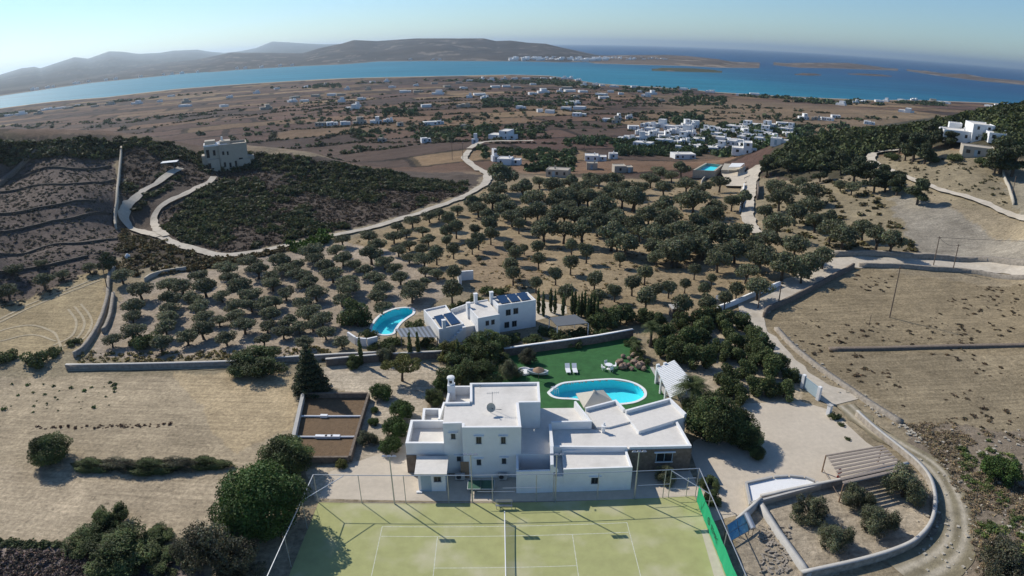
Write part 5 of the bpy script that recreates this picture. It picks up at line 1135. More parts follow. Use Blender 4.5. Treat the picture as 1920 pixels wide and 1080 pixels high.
# rock fountain
e = thing("rock_fountain", "brown rock fountain heap at the right end of the lawn", "fountain", (17, 80.5, 0)); g = random.Random(4)
for (a, b) in [(1163,676),(1168,668),(1172,687),(1180,672),(1178,684),(1188,666),(1190,680),(1197,688),(1203,684),(1160,680),(1166,688),(1195,672),(1184,690),(1208,691)]:
    q = G(a, b, .3); r = g.uniform(.45, .8); m = MB(); vs = []; bmx = bmesh.new(); bmesh.ops.create_icosphere(bmx, subdivisions=2, radius=r * .85)
    for v in bmx.verts: n_ = 1 + 1.5 * (fbm(np.array([v.co.x * 2 + a]), np.array([v.co.y * 2 + v.co.z * 1.5]), 9, 3)[0] - .5); v.co = Vector((v.co.x * n_, v.co.y * n_, v.co.z * n_ * .9)) + Vector((q[0], q[1], r * .55))
    me = bpy.data.meshes.new("boulder"); bmx.to_mesh(me); bmx.free(); me.materials.append(MATS["rock"]); link("boulder", me, e)
# vegetable plot
e = thing("vegetable_plot", "walled vegetable plot of dark soil with two white water pipes", "garden bed", (-16, 62, 0))
VP = gpoly([(520,868),(660,868),(688,735),(566,735)]); VP = [tuple(G(a, b, 0)[:2]) for a, b in ((548,866),(655,866),(690,748),(573,748))]
m = MB(); m.prism(VP, -.1, .16); m.build("soil_bed", "red_soil", e)
m = MB(); m.wall(VP[2], VP[3], -.3, 0, .85); m.wall(VP[1], VP[2], -.3, 0, .85); m.wall(VP[0], VP[1], -.3, 0, .84); m.build("brick_wall", "dark_stone", e)
m = MB(); m.wall(VP[3], VP[0], -.45, 0, .92); m.build("concrete_wall", "concrete", e)
for t, k in ((.66, ((.38, .1),)), (.33, ((.42, .16), (.55, .1), (.66, .12)))):
    a, b = lerp(VP[0], VP[3], t), lerp(VP[1], VP[2], t); m = MB(); m.tube([(*a, .3), (*b, .3)], .13, 8)
    for u, w in k: c = lerp(a, b, u); m.obox((c[0], c[1], .18), w * 9, .42, .32)
    m.build("water_pipe", "white_plastic", e)

# ------------------------------------------------------------------ carport, ramp, gate, terrace at the right
e = thing("carport", "brown slatted wooden carport beside the gravel yard", "carport", (27, 57, 0)); CPX = [tuple(G(a, b, 2.3)[:2]) for a, b in ((1582, 908), (1702, 880), (1655, 835), (1549, 853))]
m = MB()
for t in (0.02, .33, .66, .98): a, b = lerp(CPX[0], CPX[3], t), lerp(CPX[1], CPX[2], t); m.tube([(*a, 2.2), (*b, 2.2)], .07, 4)
m.build("beam", "wood_slats", e)
for i in range(34):
    if i % 4 == 3: continue
    t = (i + .5) / 34; a, b = lerp(CPX[0], CPX[3], t), lerp(CPX[1], CPX[2], t); d = Vector((b[0] - a[0], b[1] - a[1])); c = lerp(a, b, .5); m = MB(); m.obox((c[0], c[1], 2.3), d.length + .1 * math.sin(i * 9.), .115 if i % 4 else .06, .05, math.atan2(d.y, d.x)); m.build("slat", "wood_slats", e)
for p in CPX: m = MB(); m.tube([(*p, -.1), (*p, 2.25)], .08, 8); m.build("post", "brown_thatch", e)
m = MB(); m.tube([(*CPX[3], .5), (*CPX[0], .5)], .035, 6); m.build("side_rail", "pole_wood", e)
q = G(1572, 895, 0); e = thing("red_post", "short red fire post at the corner of the carport", "post", (q[0], q[1], 0)); m = MB(); m.lathe((q[0], q[1], 0), [(.2, 0), (.2, .12), (.14, .14), (.14, .85), (.2, .88), (.18, 1.05), (.05, 1.15)], 10); m.build("body", "red_paint", e); m = MB(); m.tube([(q[0] - .25, q[1], .65), (q[0] + .25, q[1], .65)], .07, 6); m.build("nozzle", "red_paint", e)
RM = gpoly([(1404,948),(1540,912),(1532,905),(1510,896),(1480,893),(1450,895),(1396,907)], .5)
e = thing("white_cistern", "raised white cistern roof with a curved grey rim on the gravel yard", "cistern", (19.5, 50, 0)); m = MB(); m.prism(ccw(RM), 0, .5); m.build("stone_base", "pale_stone", e); m = MB(); c_ = ccw(RM); m.prism(offset_poly(c_, -.25), .501, .53); m.build("roof", "white_plaster", e); m = MB(); m.parapet(c_, .25, .502, .78); m.build("rim", "concrete", e)
stone_wall("terrace_wall", "low pale wall dividing the olive terrace from the rubble plot", [(1420,945),(1455,1000),(1490,1050),(1515,1085)], .7, .5, "concrete", straight=True)
stone_wall("terrace_wall", "low wall between gravel yard and olive terrace", [(1425,940),(1500,924),(1580,908),(1660,888),(1700,878)], .75, .35, "field_stone", cap="concrete", straight=True)
stone_wall("curved_wall", "long curved concrete topped wall wrapping the olive terrace", [(1605,780),(1640,812),(1690,852),(1722,880),(1742,908),(1750,945),(1744,985),(1722,1015),(1690,1035),(1620,1058),(1500,1085)], .8, .36, "field_stone", cap="concrete")
stone_wall("rubble_wall", "short rubble wall running from solar heater to cistern", [(1380,985),(1400,968),(1425,945)], .9, .35, "concrete", straight=True)
e = thing("solar_water_heater", "solar water heater with silver tank and blue panels behind the court fence", "solar heater", (20.5, 44.5, 0))
A0, A1, A2, A3 = [G(a, b, z) for a, b, z in ((1368, 1016, .45), (1404, 996, .45), (1398, 961, 1.35), (1362, 985, 1.35))]
def slab(m, a, b, c, d, t):
    a, b, c, d = (Vector(x) for x in (a, b, c, d)); n = (b - a).cross(d - a).normalized() * t; m.add([a, b, c, d, a + n, b + n, c + n, d + n], [(3, 2, 1, 0), (4, 5, 6, 7), (0, 1, 5, 4), (1, 2, 6, 5), (2, 3, 7, 6), (3, 0, 4, 7)])
m = MB(); slab(m, A0, A1, A2, A3, .08); m.build("panel_frame", "grey_metal", e)
va, vb, vc, vd = (Vector(x) for x in (A0, A1, A2, A3)); nrm = (vb - va).cross(vd - va).normalized() * .082
for i in range(2):
    for j in range(2):
        f = lambda u, v: (va * (1 - u) + vb * u) * (1 - v) + (vd * (1 - u) + vc * u) * v + nrm
        u0, u1 = .04 + .48 * i, .48 + .48 * i; v0, v1 = .04 + .48 * j, .48 + .48 * j; m = MB(); slab(m, f(u0, v0), f(u1, v0), f(u1, v1), f(u0, v1), .012); m.build("solar_panel", "solar_blue", e)
m = MB(); tv = (Vector(A1) + Vector(A2)) / 2; tA, tB = G(1413, 992, 1.0), G(1399, 962, 1.6); m.tube([tA, Vector(tA) * .97 + Vector(tB) * .03, Vector(tA) * .03 + Vector(tB) * .97, tB], [.2, .29, .29, .2], 14); m.build("tank", "galvanised", e)
for p in (A2, A3, A1, tA): m = MB(); m.tube([p, (p[0], p[1], 0)], .03, 5); m.build("leg", "dark_metal", e)
e = thing("blue_gate", "pale blue sliding gate at the yard entrance", "gate", (27, 73, 0)); gp = [G(1505, 733, 0), G(1530, 752, 0)]; gp = [G(1504, 727, 0), G(1533, 750, 0)]
m = MB(); m.wall(gp[0][:2], gp[1][:2], .07, .1, 1.75); m.build("gate_panel", "gate_blue", e); m = MB(); m.wall(gp[0][:2], gp[1][:2], -.05, 1.76, 1.84); m.build("top_rail", "gate_blue", e)
for k, p in enumerate(gp): m = MB(); m.obox((p[0], p[1], 0), .45, .45, 2.0, .5); m.build("gate_pillar", "white_plaster", e)
q = G(1553, 778, 0); e = thing("gate_pillar", "white masonry pillar opposite the blue gate", "pillar", (q[0], q[1], 0)); m = MB(); m.obox((q[0], q[1], -.1), .5, .5, 1.5, .5); m.build("shaft", "white_plaster", e); m = MB(); m.obox((q[0], q[1], 1.402), .62, .62, .09, .5); m.build("cap", "concrete", e)
g = random.Random(8)
m = MB()
for i in range(120):
    a, b = g.uniform(1425, 1480), g.uniform(985, 1075); q = G(a, b, 0); m.obox((q[0], q[1], -.02), g.uniform(.15, .7), g.uniform(.08, .22), g.uniform(.06, .2), g.uniform(0, 3.1))
tag(m.build("rubble", "field_stone"), "heap of broken stone slabs behind the court fence", kind="stuff")

# ------------------------------------------------------------------ tracks and lanes
mat("straw_line", (.40, .33, .22), .95, .3, 2)
ribbon("track", [(880,283),(873,293),(872,300),(895,318),(912,326),(915,335),(905,350),(880,364),(850,378),(800,396),(740,415),(680,432),(620,444),(560,457),(500,470),(440,479),(410,480),(370,470),(320,455),(285,437)], [2.8,2.8,3,3.4,3.4,3,2.6,2.3,2.2,2.2,2.1,2.0,1.9,1.9,2.0,2.2,2.4,2.4,2.6,2.8], "track_gravel", .14, "white gravel track winding round the scrub hill")
ribbon("hill_drive", [(300,446),(262,436),(240,424),(233,408),(238,392),(252,376),(275,358),(300,342),(322,326),(340,318)], 2.3, "track_gravel", .2, "white gravel drive looping up to the stone villa")
ribbon("hill_drive", [(312,446),(296,434),(290,420),(293,405),(303,390),(322,378),(345,368),(370,355),(392,345),(402,335)], 2.1, "track_gravel", .24, "second white drive climbing to the stone villa")
ribbon("track", [(880,283),(900,273),(930,269),(1000,268)], 3.2, "track_gravel", .3, "pale track curving off across the plain")
ribbon("road", [(1960,508),(1850,500),(1750,496),(1680,492),(1620,491),(1575,496),(1545,510),(1500,530),(1450,556),(1420,574),(1408,590),(1420,612),(1440,640),(1470,672),(1500,700),(1530,722),(1560,742),(1580,756)], [5,5,5,5,5.2,5.5,5.5,5.5,5.5,5.5,4.6,3.2,3,3,3.2,3.8,5,6], "track_gravel", .05, "pale gravel road passing the ploughed field")
ribbon("dirt_track", [(1585,760),(1630,800),(1690,838),(1740,868),(1770,900),(1790,945),(1795,1000),(1770,1045),(1700,1085)], [3.5,3,3,3,3.2,3.4,3.6,4,5], "dirt_track", .05, "rutted dirt track round the curved wall")
ribbon("lane", [(1425,312),(1412,325),(1405,345),(1402,370),(1400,395),(1405,420),(1418,440)], [4,5.5,5.5,4.2,3.6,3.2,2.6], "track_gravel", .2, "concrete lane sunk between walls below the village")
ribbon("farm_track", [(1690,283),(1655,286),(1635,293),(1632,303),(1650,315),(1690,333),(1740,350),(1790,366),(1850,385),(1930,412)], [3,3,3.2,3.2,2.6,2.2,2,2,2,2], "track_gravel", .2, "pale track crossing the right hillside")
stones = MB(); g = random.Random(12)
for i in range(420):
    a, b = g.uniform(1720, 1930), g.uniform(800, 1078); q = P1(a, b); s = .08 + .3 * g.random() ** 3; stones.obox((q[0], q[1], q[2] - s * .3), s, s * g.uniform(.6, 1), s * .8, g.uniform(0, 3))
for i in range(260):
    t = g.random(); a = np.interp(t, [0, .3, .6, 1], [1455, 1540, 1640, 1745]) + g.gauss(0, 5); b = np.interp(t, [0, .3, .6, 1], [618, 695, 768, 835]) + g.gauss(0, 4); q = P1(a, b); s = .1 + .3 * g.random() ** 2; stones.obox((q[0], q[1], q[2] - s * .3), s, s * .8, s * .8, g.uniform(0, 3))
tag(stones.build("stones", "pale_stone"), "loose pale stones strewn along track and rough slope", kind="stuff")
for px_, t_ in (([(-20,608),(0,598),(50,573),(117,547),(187,520)], "straight pale wheel mark crossing the golden field"), ([(-20,614),(0,604),(52,579),(119,552),(190,525)], "second pale wheel mark crossing the golden field"), ([(117,657),(100,623),(60,610),(13,617),(-20,630)], "curved pale wheel mark at the bottom of the golden field"),
               ([(152,570),(172,600),(165,625),(140,650)], "curved wheel mark along the right side of the golden field"), ([(140,575),(158,602),(150,628),(120,650)], "inner curved wheel mark of the golden field"), ([(128,580),(143,604),(134,630),(100,648)], "innermost curved wheel mark of the golden field"), ([(0,640),(60,628),(105,640)], "short curved wheel mark of the golden field")):
    ribbon("wheel_mark", px_, .45, "straw_line", .03, t_, cross=2)
ribbon("yard", [(1376,320),(1377,336),(1376,353)], [9, 9, 8], "gravel_pale", .25, "pale concrete yard left of the sunken lane")
ribbon("footpath", [(130,693),(300,690),(430,688),(540,680)], 1.6, "dirt_track", .05, "narrow earth path below the long field wall")
# ------------------------------------------------------------------ walls
stone_wall("garden_wall", "long stone wall with white coping along the back of the lawn", [(945,668),(1000,660),(1060,652),(1120,643),(1186,631)], 1.25, .4, "dark_stone", cap="white_plaster", straight=True)
stone_wall("garden_wall", "stone garden wall with pale coping left of the big trees", [(612,686),(660,682),(730,676),(790,673),(840,671)], 1.1, .4, "dark_stone", cap="concrete", straight=True)
stone_wall("field_wall", "long low grey wall along the left field", [(125,692),(280,690),(430,686),(540,678),(640,672),(735,668)], .75, .45, "field_stone", cap="concrete", straight=True)
stone_wall("lane_wall", "low stone wall on the right side of the sunken path", [(215,502),(205,525),(203,560),(195,590),(180,625),(160,655),(140,670)], .9, .6, "field_stone", n=5)
stone_wall("lane_wall", "short stone wall on the inner side of the sunken path", [(214,555),(210,585),(203,610),(195,625)], .9, .6, "field_stone", n=5)
stone_wall("grove_wall", "curved pale wall at the top of the left grove", [(272,528),(290,518),(320,511),(350,507)], .8, .5, "pale_stone", n=5)
stone_wall("boundary_wall", "straight pale wall between stepped field and scrub hill", [(228,280),(226,310),(222,350),(220,380),(216,412),(218,430)], 1.2, .6, "pale_stone", n=4)
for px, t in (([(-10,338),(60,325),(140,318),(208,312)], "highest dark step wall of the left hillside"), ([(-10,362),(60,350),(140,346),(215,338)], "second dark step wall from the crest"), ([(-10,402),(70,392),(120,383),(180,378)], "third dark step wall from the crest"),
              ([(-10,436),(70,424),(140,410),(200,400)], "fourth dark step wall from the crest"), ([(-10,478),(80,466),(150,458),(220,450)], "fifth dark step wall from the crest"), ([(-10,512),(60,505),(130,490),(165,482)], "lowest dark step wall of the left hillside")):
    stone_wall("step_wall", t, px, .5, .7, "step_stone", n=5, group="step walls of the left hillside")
stone_wall("hedge_wall", "rough wall climbing the left edge of the hillside", [(-10,352),(15,335),(40,312),(60,293),(75,280)], 1.1, 1.6, "dark_stone", n=4)
stone_wall("road_wall", "dark low wall between gravel road and ploughed field", [(1432,596),(1440,584),(1475,568),(1530,540),(1580,513),(1600,502)], .95, .5, "dark_stone", n=5)
stone_wall("road_wall", "dry stone wall below the road at the right", [(1610,500),(1680,501),(1740,506),(1820,512),(1940,522)], .8, .7, "field_stone", n=5)
stone_wall("road_wall", "rubble wall above the road at the right", [(1560,480),(1620,478),(1700,483),(1760,486),(1850,490),(1940,498)], 1.1, 1.1, "field_stone", n=5)
stone_wall("road_wall", "white topped wall at the entrance of the grove lane", [(1345,583),(1390,566),(1440,545),(1462,536)], .9, .45, "white_plaster", straight=True)
stone_wall("field_step", "dark dry bank dividing the ploughed field", [(1555,656),(1650,655),(1750,652),(1850,650),(1940,648)], .35, .9, "dark_stone", n=6)
stone_wall("track_wall", "tumbled stone wall along the lower edge of the road", [(1455,618),(1490,655),(1540,695),(1590,730),(1640,765),(1690,795)], .5, .8, "field_stone", n=6)
stone_wall("hill_wall", "white wall running down the right hillside", [(1865,300),(1880,325),(1890,350),(1900,385)], .9, .5, "pale_stone", n=4)
stone_wall("lane_wall", "white wall curving along the sunken lane", [(1395,352),(1392,375),(1387,398)], 1.6, .4, "white_plaster", n=4)
stone_wall("lane_wall", "low wall bordering the dry plot left of the lane", [(1325,330),(1315,345),(1317,375)], 1.0, .4, "pale_stone", n=4)
stone_wall("lane_wall", "dark hedge wall on the right of the sunken lane", [(1421,350),(1420,375)], 1.9, .7, "dark_stone", n=3)
stone_wall("drive_wall", "pale wall at the bend of the hillside track", [(1606,294),(1620,288),(1640,283)], .9, .5, "pale_stone", n=4)

# ------------------------------------------------------------------ the neighbouring villa
nv = thing("villa", "white neighbouring villa with rooftop solar panels above the crescent pool", "house", (-3, 92, 0))
def npoly(z, px): return gpoly(px, z)
EB = npoly(4.6, [(934,573),(1005,562.5),(989,550),(920,560)]); 
EB = [EB[0], EB[1], (EB[1][0] - 1.25, EB[1][1] + 3.4), (EB[0][0] - 1.25, EB[0][1] + 3.4)]
MB_ = npoly(4.0, [(896,596.5),(937,589),(914,561),(873,568)])
WB = npoly(2.6, [(823,617.5),(870,607),(848,586),(807,596)])
CB = npoly(2.6, [(870,607),(895,603),(873,571),(845,581)])
NWB = npoly(2.5, [(807,596),(846,586),(836,571),(794,580)])
roof_and_walls(nv, [(EB, -.2, 4.35, 4.62, .2, ()), (MB_, -.2, 3.8, 3.98, .15, (1,)), (WB, -.2, 2.4, 2.62, .2, ()), (CB, -.2, 2.0, 2.7, .22, (0, 1, 3)), (NWB, -.2, 2.2, 2.45, .2, (0,))])
def panels(poly, zz, n, tilt, u0=.1, u1=.92, v0=.12, v1=.8):
    a, b, c, d = (Vector((*p, zz)) for p in poly[:4])
    for i in range(n):
        s0 = u0 + (u1 - u0) * i / n; s1 = s0 + (u1 - u0) / n * .86
        f = lambda u, v: (a * (1 - u) + b * u) * (1 - v) + (d * (1 - u) + c * u) * v + Vector((0, 0, .25 + tilt * v))
        m = MB(); slab(m, f(s0, v0), f(s1, v0), f(s1, v1), f(s0, v1), .06); m.build("solar_panel", "solar_glass", nv)
panels(EB, 4.36, 3, .45); panels(WB, 2.41, 2, .4, .1, .95, .08, .85)
for p, h in ((lerp(EB[0], EB[3], .9), 5.6), (lerp(MB_[0], MB_[3], .75), 4.6), (lerp(WB[0], WB[1], .2), 3.9), (lerp(MB_[3], EB[3], .4), 5.4)):
    m = MB(); m.obox((p[0], p[1], 2), .5, .5, h - 2, .33); m.obox((p[0], p[1], h + .002), .62, .62, .1, .33); m.build("chimney", "white_plaster", nv)
dE = (Vector(EB[1]) - Vector(EB[0])).normalized(); 
for u, z in ((.26, 2.7), (.46, 2.75), (.22, .6), (.42, .6)): p = Vector(EB[0]) + (Vector(EB[1]) - Vector(EB[0])) * u; window(nv, p, dE, .8, 1.0, z, lintel=False)
dM = (Vector(MB_[1]) - Vector(MB_[0])).normalized()
for u in (.42, .68): p = Vector(MB_[0]) + (Vector(MB_[1]) - Vector(MB_[0])) * u; window(nv, p, dM, .55, .8, 2.5, lintel=False)
m = MB(); a = npoly(1.6, [(845,632),(893,622),(880,612),(850,618)]); 
for i in range(6): p = lerp(WB[1], (WB[1][0] - 2.6, WB[1][1] - .9), i / 6); m.obox((p[0], p[1] - .45, 0), .5, .7, 2.35 - i * .38, .33)
m.build("outside_stair", "white_plaster", nv)
sheet("paved_yard", gpoly([(1003,602),(1004,563),(1062,572),(1063,588),(1040,592)]), .02, "gravel_pale", "pale paved yard beside the neighbouring villa")
e = thing("grey_pergola", "grey flat canopy roof at the right end of the neighbouring villa", "canopy", (10, 94, 0)); cp = npoly(2.3, [(1045,612),(1103,606),(1078,590),(1030,596)]); m = MB(); m.prism(ccw(cp), 2.25, 2.36); m.build("roof", "grey_wood", e)
for p in cp: m = MB(); m.tube([(*p, -.2), (*p, 2.248)], .08, 6); m.build("post", "white_plaster", e)
e = thing("reed_pergola", "grey striped reed pergola beside the crescent pool", "pergola", (-12, 88, 0)); cp = npoly(2.2, [(752,631),(820,632),(806,611),(742,616)])
for p in cp: m = MB(); m.tube([(*p, -.2), (*p, 2.1)], .07, 6); m.build("post", "grey_wood", e)
for i in range(16): a, b = lerp(cp[0], cp[1], (i + .5) / 16), lerp(cp[3], cp[2], (i + .5) / 16); d = Vector((b[0] - a[0], b[1] - a[1])); c = lerp(a, b, .5); m = MB(); m.obox((c[0], c[1], 2.12), d.length, .3, .06, math.atan2(d.y, d.x)); m.build("slat", "grey_wood" if i % 2 else "grey_metal", e)
pool(POOL2, "crescent shaped turquoise pool beside the neighbouring villa", wid=.45)
e = thing("pool_wall", "white slatted retaining wall below the crescent pool", "wall", (-22, 90, 0)); pw = [G(a, b, 0) for a, b in ((652,637),(668,648),(690,650),(712,645))]
for i, (a, b) in enumerate(zip(pw[:-1], pw[1:])): m = MB(); m.wall(a[:2], lerp(a, b, .86), .3, -.1, 1.3); m.build("wall_panel", "white_plaster", e)
e = thing("grove_chapel", "tiny white ruin with open walls in the grove behind the neighbouring villa", "ruin", (0, 108, 0)); q = P1(862, 530); q2 = P1(872, 548); m = MB(); m.obox((q[0], q[1], gh(q[0], q[1]) - .2), .5, 2.6, 2.2, .2); m.build("wall", "white_plaster", e); m = MB(); m.obox((q[0] + 1.3, q[1] + 1.6, gh(q[0], q[1]) - .2), 2.4, .4, 2.0, .2); m.build("wall", "white_plaster", e)
q = P1(1268, 592); e = thing("stone_hut", "small stone hut with flat roof between grove and lane", "hut", (q[0], q[1], gh(q[0], q[1]))); m = MB(); m.obox((q[0], q[1], -.1), 2.2, 1.8, 1.7, .1); m.build("wall", "dark_stone", e); m = MB(); m.obox((q[0], q[1], 1.602), 2.4, 2.0, .15, .1); m.build("roof", "concrete", e)
q = P1(1346, 566); e = thing("lane_sign", "small white notice board at the lane entrance", "sign", (q[0], q[1], gh(q[0], q[1]))); m = MB(); m.obox((q[0], q[1], .6), 1.1, .05, .75, .2); m.build("board", "white_plastic", e); m = MB(); m.tube([(q[0], q[1] + .05, -.1), (q[0], q[1] + .05, 1.3)], .04, 6); m.build("post", "grey_metal", e)
q = P1(240, 486); z = gh(q[0], q[1]); e = thing("white_shrine", "tiny white dome topped shrine on the bank by the grove", "shrine", (q[0], q[1], z)); m = MB(); m.obox((q[0], q[1], z - .2), .9, .9, 1.1, .2); m.build("base", "white_plaster", e); m = MB(); m.lathe((q[0], q[1], z + .902), [(.42, 0), (.36, .2), (.2, .36), (.03, .42)], 12); m.build("dome", "white_plaster", e)

# ------------------------------------------------------------------ houses further off
def house_at(px, py, wpx, label, style=0, rot=None, name="white_house", cat="house", group=None, m="white_plaster", hgt=3.0, dep=.8, seed=0, lo=False):
    """house standing on the ground at a photo point (middle of the foot of its near wall)"""
    g = random.Random(seed * 31 + 7); q = P1(px, py); D = math.dist(q, (0, 0, H)); w = wpx * D / F; a = math.atan2(q[0], q[1]); z = gh(q[0], q[1]) - .3
    rz = -a + (g.uniform(-.4, .4) if rot is None else rot); dp = max(3.5, w * dep)
    e = thing(name, label, cat, (q[0], q[1], z), group); e.rotation_euler = (0, 0, rz)
    blocks = []      # x0, x1, y0, y1, h in house space, near wall at y = 0
    h1 = hgt + .3
    if style == 0: blocks = [(-.5, .5, 0, 1, 1)]
    elif style == 1: blocks = [(-.5, .12, 0, 1, 1), (.12, .5, .15, .9, .82)]
    elif style == 2: blocks = [(-.5, .5, 0, .75, .95), (-.2, .3, .25, 1, 1.9)]
    elif style == 3: blocks = [(-.5, -.05, .1, .9, 1.0), (-.05, .3, 0, 1, 1.85), (.3, .5, .2, .8, .9)]
    elif style == 4: blocks = [(-.5, -.2, 0, .8, .9), (-.2, .1, .2, 1, 1.15), (.1, .5, 0, .7, .8), (.2, .42, .3, .7, 1.4)]
    def add(mbx, nm, mm, par=e):
        o = link(nm, mbx.mesh(nm, mm)); o.parent = par; return o
    wins = []
    for i, (x0, x1, y0, y1, k) in enumerate(blocks):
        X0, X1, Y0, Y1, hh = x0 * w, x1 * w - (.02 if i else 0), y0 * dp, y1 * dp + .03 * i, h1 * k
        w_, r_ = MB(), MB(); pl = [(X0, Y0), (X1, Y0), (X1, Y1), (X0, Y1)]; w_.prism(pl, -.5, hh - .2); w_.parapet(pl, .22, hh - .198, hh); r_.prism(offset_poly(pl, -.24), hh - .197, hh - .185); add(w_, "wall", m); add(r_, "roof", "roof_white" if m == "white_plaster" else m)
        nw = max(1, int((X1 - X0) / 2.6))
        for s in range(int(k + .2) or 1):
            for j in range(nw):
                if g.random() < .75: wins.append((X0 + (X1 - X0) * (j + .5) / nw, Y0, s * h1 + 1.0 + .1, g.choice((.8, .9, 1.3))))
    if not lo:
        for x, y, zz, ww in wins:
            b = MB(); b.box(x - ww / 2, x + ww / 2, y - .05, y - .01, zz, zz + 1.15); o = add(b, "window", "grey_wood"); b = MB(); b.box(x - ww / 2 + .08, x + ww / 2 - .08, y - .06, y - .051, zz + .08, zz + 1.07); add(b, "pane", "window_glass", o)
        b = MB(); x = w * g.uniform(-.3, .3); b.box(x - .5, x + .5, blocks[0][2] * dp - .06, blocks[0][2] * dp - .012, .3, 2.35); add(b, "door", "gate_blue")
    if g.random() < .5 and not lo: b = MB(); b.obox((w * g.uniform(-.3, .3), dp * .5, h1 * blocks[0][4] - .3), .5, .5, 1.2); add(b, "chimney", m)
    HOUSES.append((e, q[0], q[1])); return e
HOUSES = []
# stone villa on the hill
def villa_block(e, px, py, ww, hh, off, dpt, m, wins, name="wall"):
    pass
q = P1(425, 318); z = gh(q[0], q[1]) - .5; D = math.dist(q, (0, 0, H)); k = D / F
e = thing("stone_villa", "large cream stone villa on top of the scrub hill", "house", (q[0], q[1], z)); e.rotation_euler = (0, 0, .42); e.scale = (1, 1, 1.36)
def hv(bl, nm, mm):
    m = MB()
    for b in bl: m.box(*b)
    o = link(nm, m.mesh(nm, mm)); o.parent = e; return o
hv([(-6.3, -1.6, -.2, 6, -2, 6.2)], "left_block", "cream_and_shade_plaster"); hv([(-1.59, 7.2, -1.2, 6.2, -2, 6.0)], "right_block", "cream_and_shade_plaster"); hv([(-7.3, -6.31, .5, 5, -2, 4.1)], "side_wing", "cream_and_shade_plaster")
hv([(-5.9, -2.6, 2.0, 5.8, 6.203, 7.3)], "roof_room", "cream_and_shade_plaster"); hv([(-1.2, 2.2, 1.5, 5.8, 6.003, 7.0)], "roof_room", "cream_and_shade_plaster"); hv([(4.2, 7.9, -1.9, -1.21, -2, 2.6)], "buttress", "cream_and_shade_plaster"); hv([(-5.6, -1.8, -1.6, -.21, -2, 3.2)], "balcony", "cream_and_shade_plaster"); hv([(7.21, 9.2, .2, 5.4, -2, 3.0)], "low_wing", "cream_and_shade_plaster")
m = MB(); m.parapet([(-6.3, -.2), (-1.6, -.2), (-1.6, 6), (-6.3, 6)], .3, 6.202, 6.6); o = link("parapet", m.mesh("parapet", "white_plaster")); o.parent = e
m = MB(); m.parapet([(-1.59, -1.2), (7.2, -1.2), (7.2, 6.2), (-1.59, 6.2)], .3, 6.003, 6.45); o = link("parapet", m.mesh("parapet", "cream_and_shade_plaster")); o.parent = e
m = MB(); m.add([(-4, 1, 6.2), (1.5, 1, 6.2), (1.5, 5, 6.2), (-4, 5, 6.2), (-1.2, 3, 7.0)], [(0, 1, 4), (1, 2, 4), (2, 3, 4), (3, 0, 4)]); o = link("hip_roof", m.mesh("hip_roof", "white_plaster")); o.parent = e
m = MB(); m.obox((-.4, 4.2, 6.2), .6, .6, 1.7); o = link("chimney", m.mesh("chimney", "white_plaster")); o.parent = e
for x, y, zz, w, h in ((-5.1, -1.61, .8, 1.0, 1.7), (-3.2, -.21, 4.0, .8, 1.3), (-5.2, -.21, 3.6, 1.0, 1.9), (-.4, -1.21, 4.0, .7, .9), (-.3, -1.21, 1.2, .7, 1.1), (1.4, -1.21, .9, .7, 1.2), (3.2, -1.21, 1.0, .7, 1.4), (4.9, -1.21, .7, 1.3, 2.3), (5.6, -1.21, -1.2, .7, 1.0), (1.0, -1.21, 3.9, .6, .9)):
    b = MB(); b.box(x - w / 2, x + w / 2, y - .06, y - .001, zz, zz + h); o = link("window", b.mesh("window", "grey_wood")); o.parent = e; b = MB(); b.box(x - w / 2 + .07, x + w / 2 - .07, y - .075, y - .061, zz + .07, zz + h - .07); o2 = link("pane", b.mesh("pane", "window_glass")); o2.parent = o
HOUSES.append((e, q[0], q[1]))
q = P1(318, 303, 2.2); z = gh(q[0], q[1]); e2 = thing("car_shelter", "flat white shelter roof among bushes left of the stone villa", "shelter", (q[0], q[1], z)); m = MB(); m.obox((q[0], q[1], z + 2.1), 5.0, 3.4, .14, .3); m.build("roof", "white_plaster", e2)
for sx in (-2.2, 2.2):
    for sy in (-1.4, 1.4): m = MB(); m.tube([(q[0] + sx, q[1] + sy, z - .5), (q[0] + sx, q[1] + sy, z + 2.09)], .09, 6); m.build("post", "grey_wood", e2)
# the house on the right hillside and its stone outbuilding
house_at(1826, 266, 96, "large white two storey house on the right hillside", 3, .25, hgt=3.1, dep=.6, seed=3)
house_at(1786, 262, 40, "left white wing of the house group on the right hillside", 2, .1, hgt=2.9, seed=5)
house_at(1880, 266, 44, "small white annexe right of the hillside house", 1, .2, hgt=2.6, seed=9)
house_at(1834, 294, 50, "stone outbuilding with white roof below the hillside house", 0, .15, name="stone_house", m="cream_and_shade_plaster", hgt=3.0, seed=4)
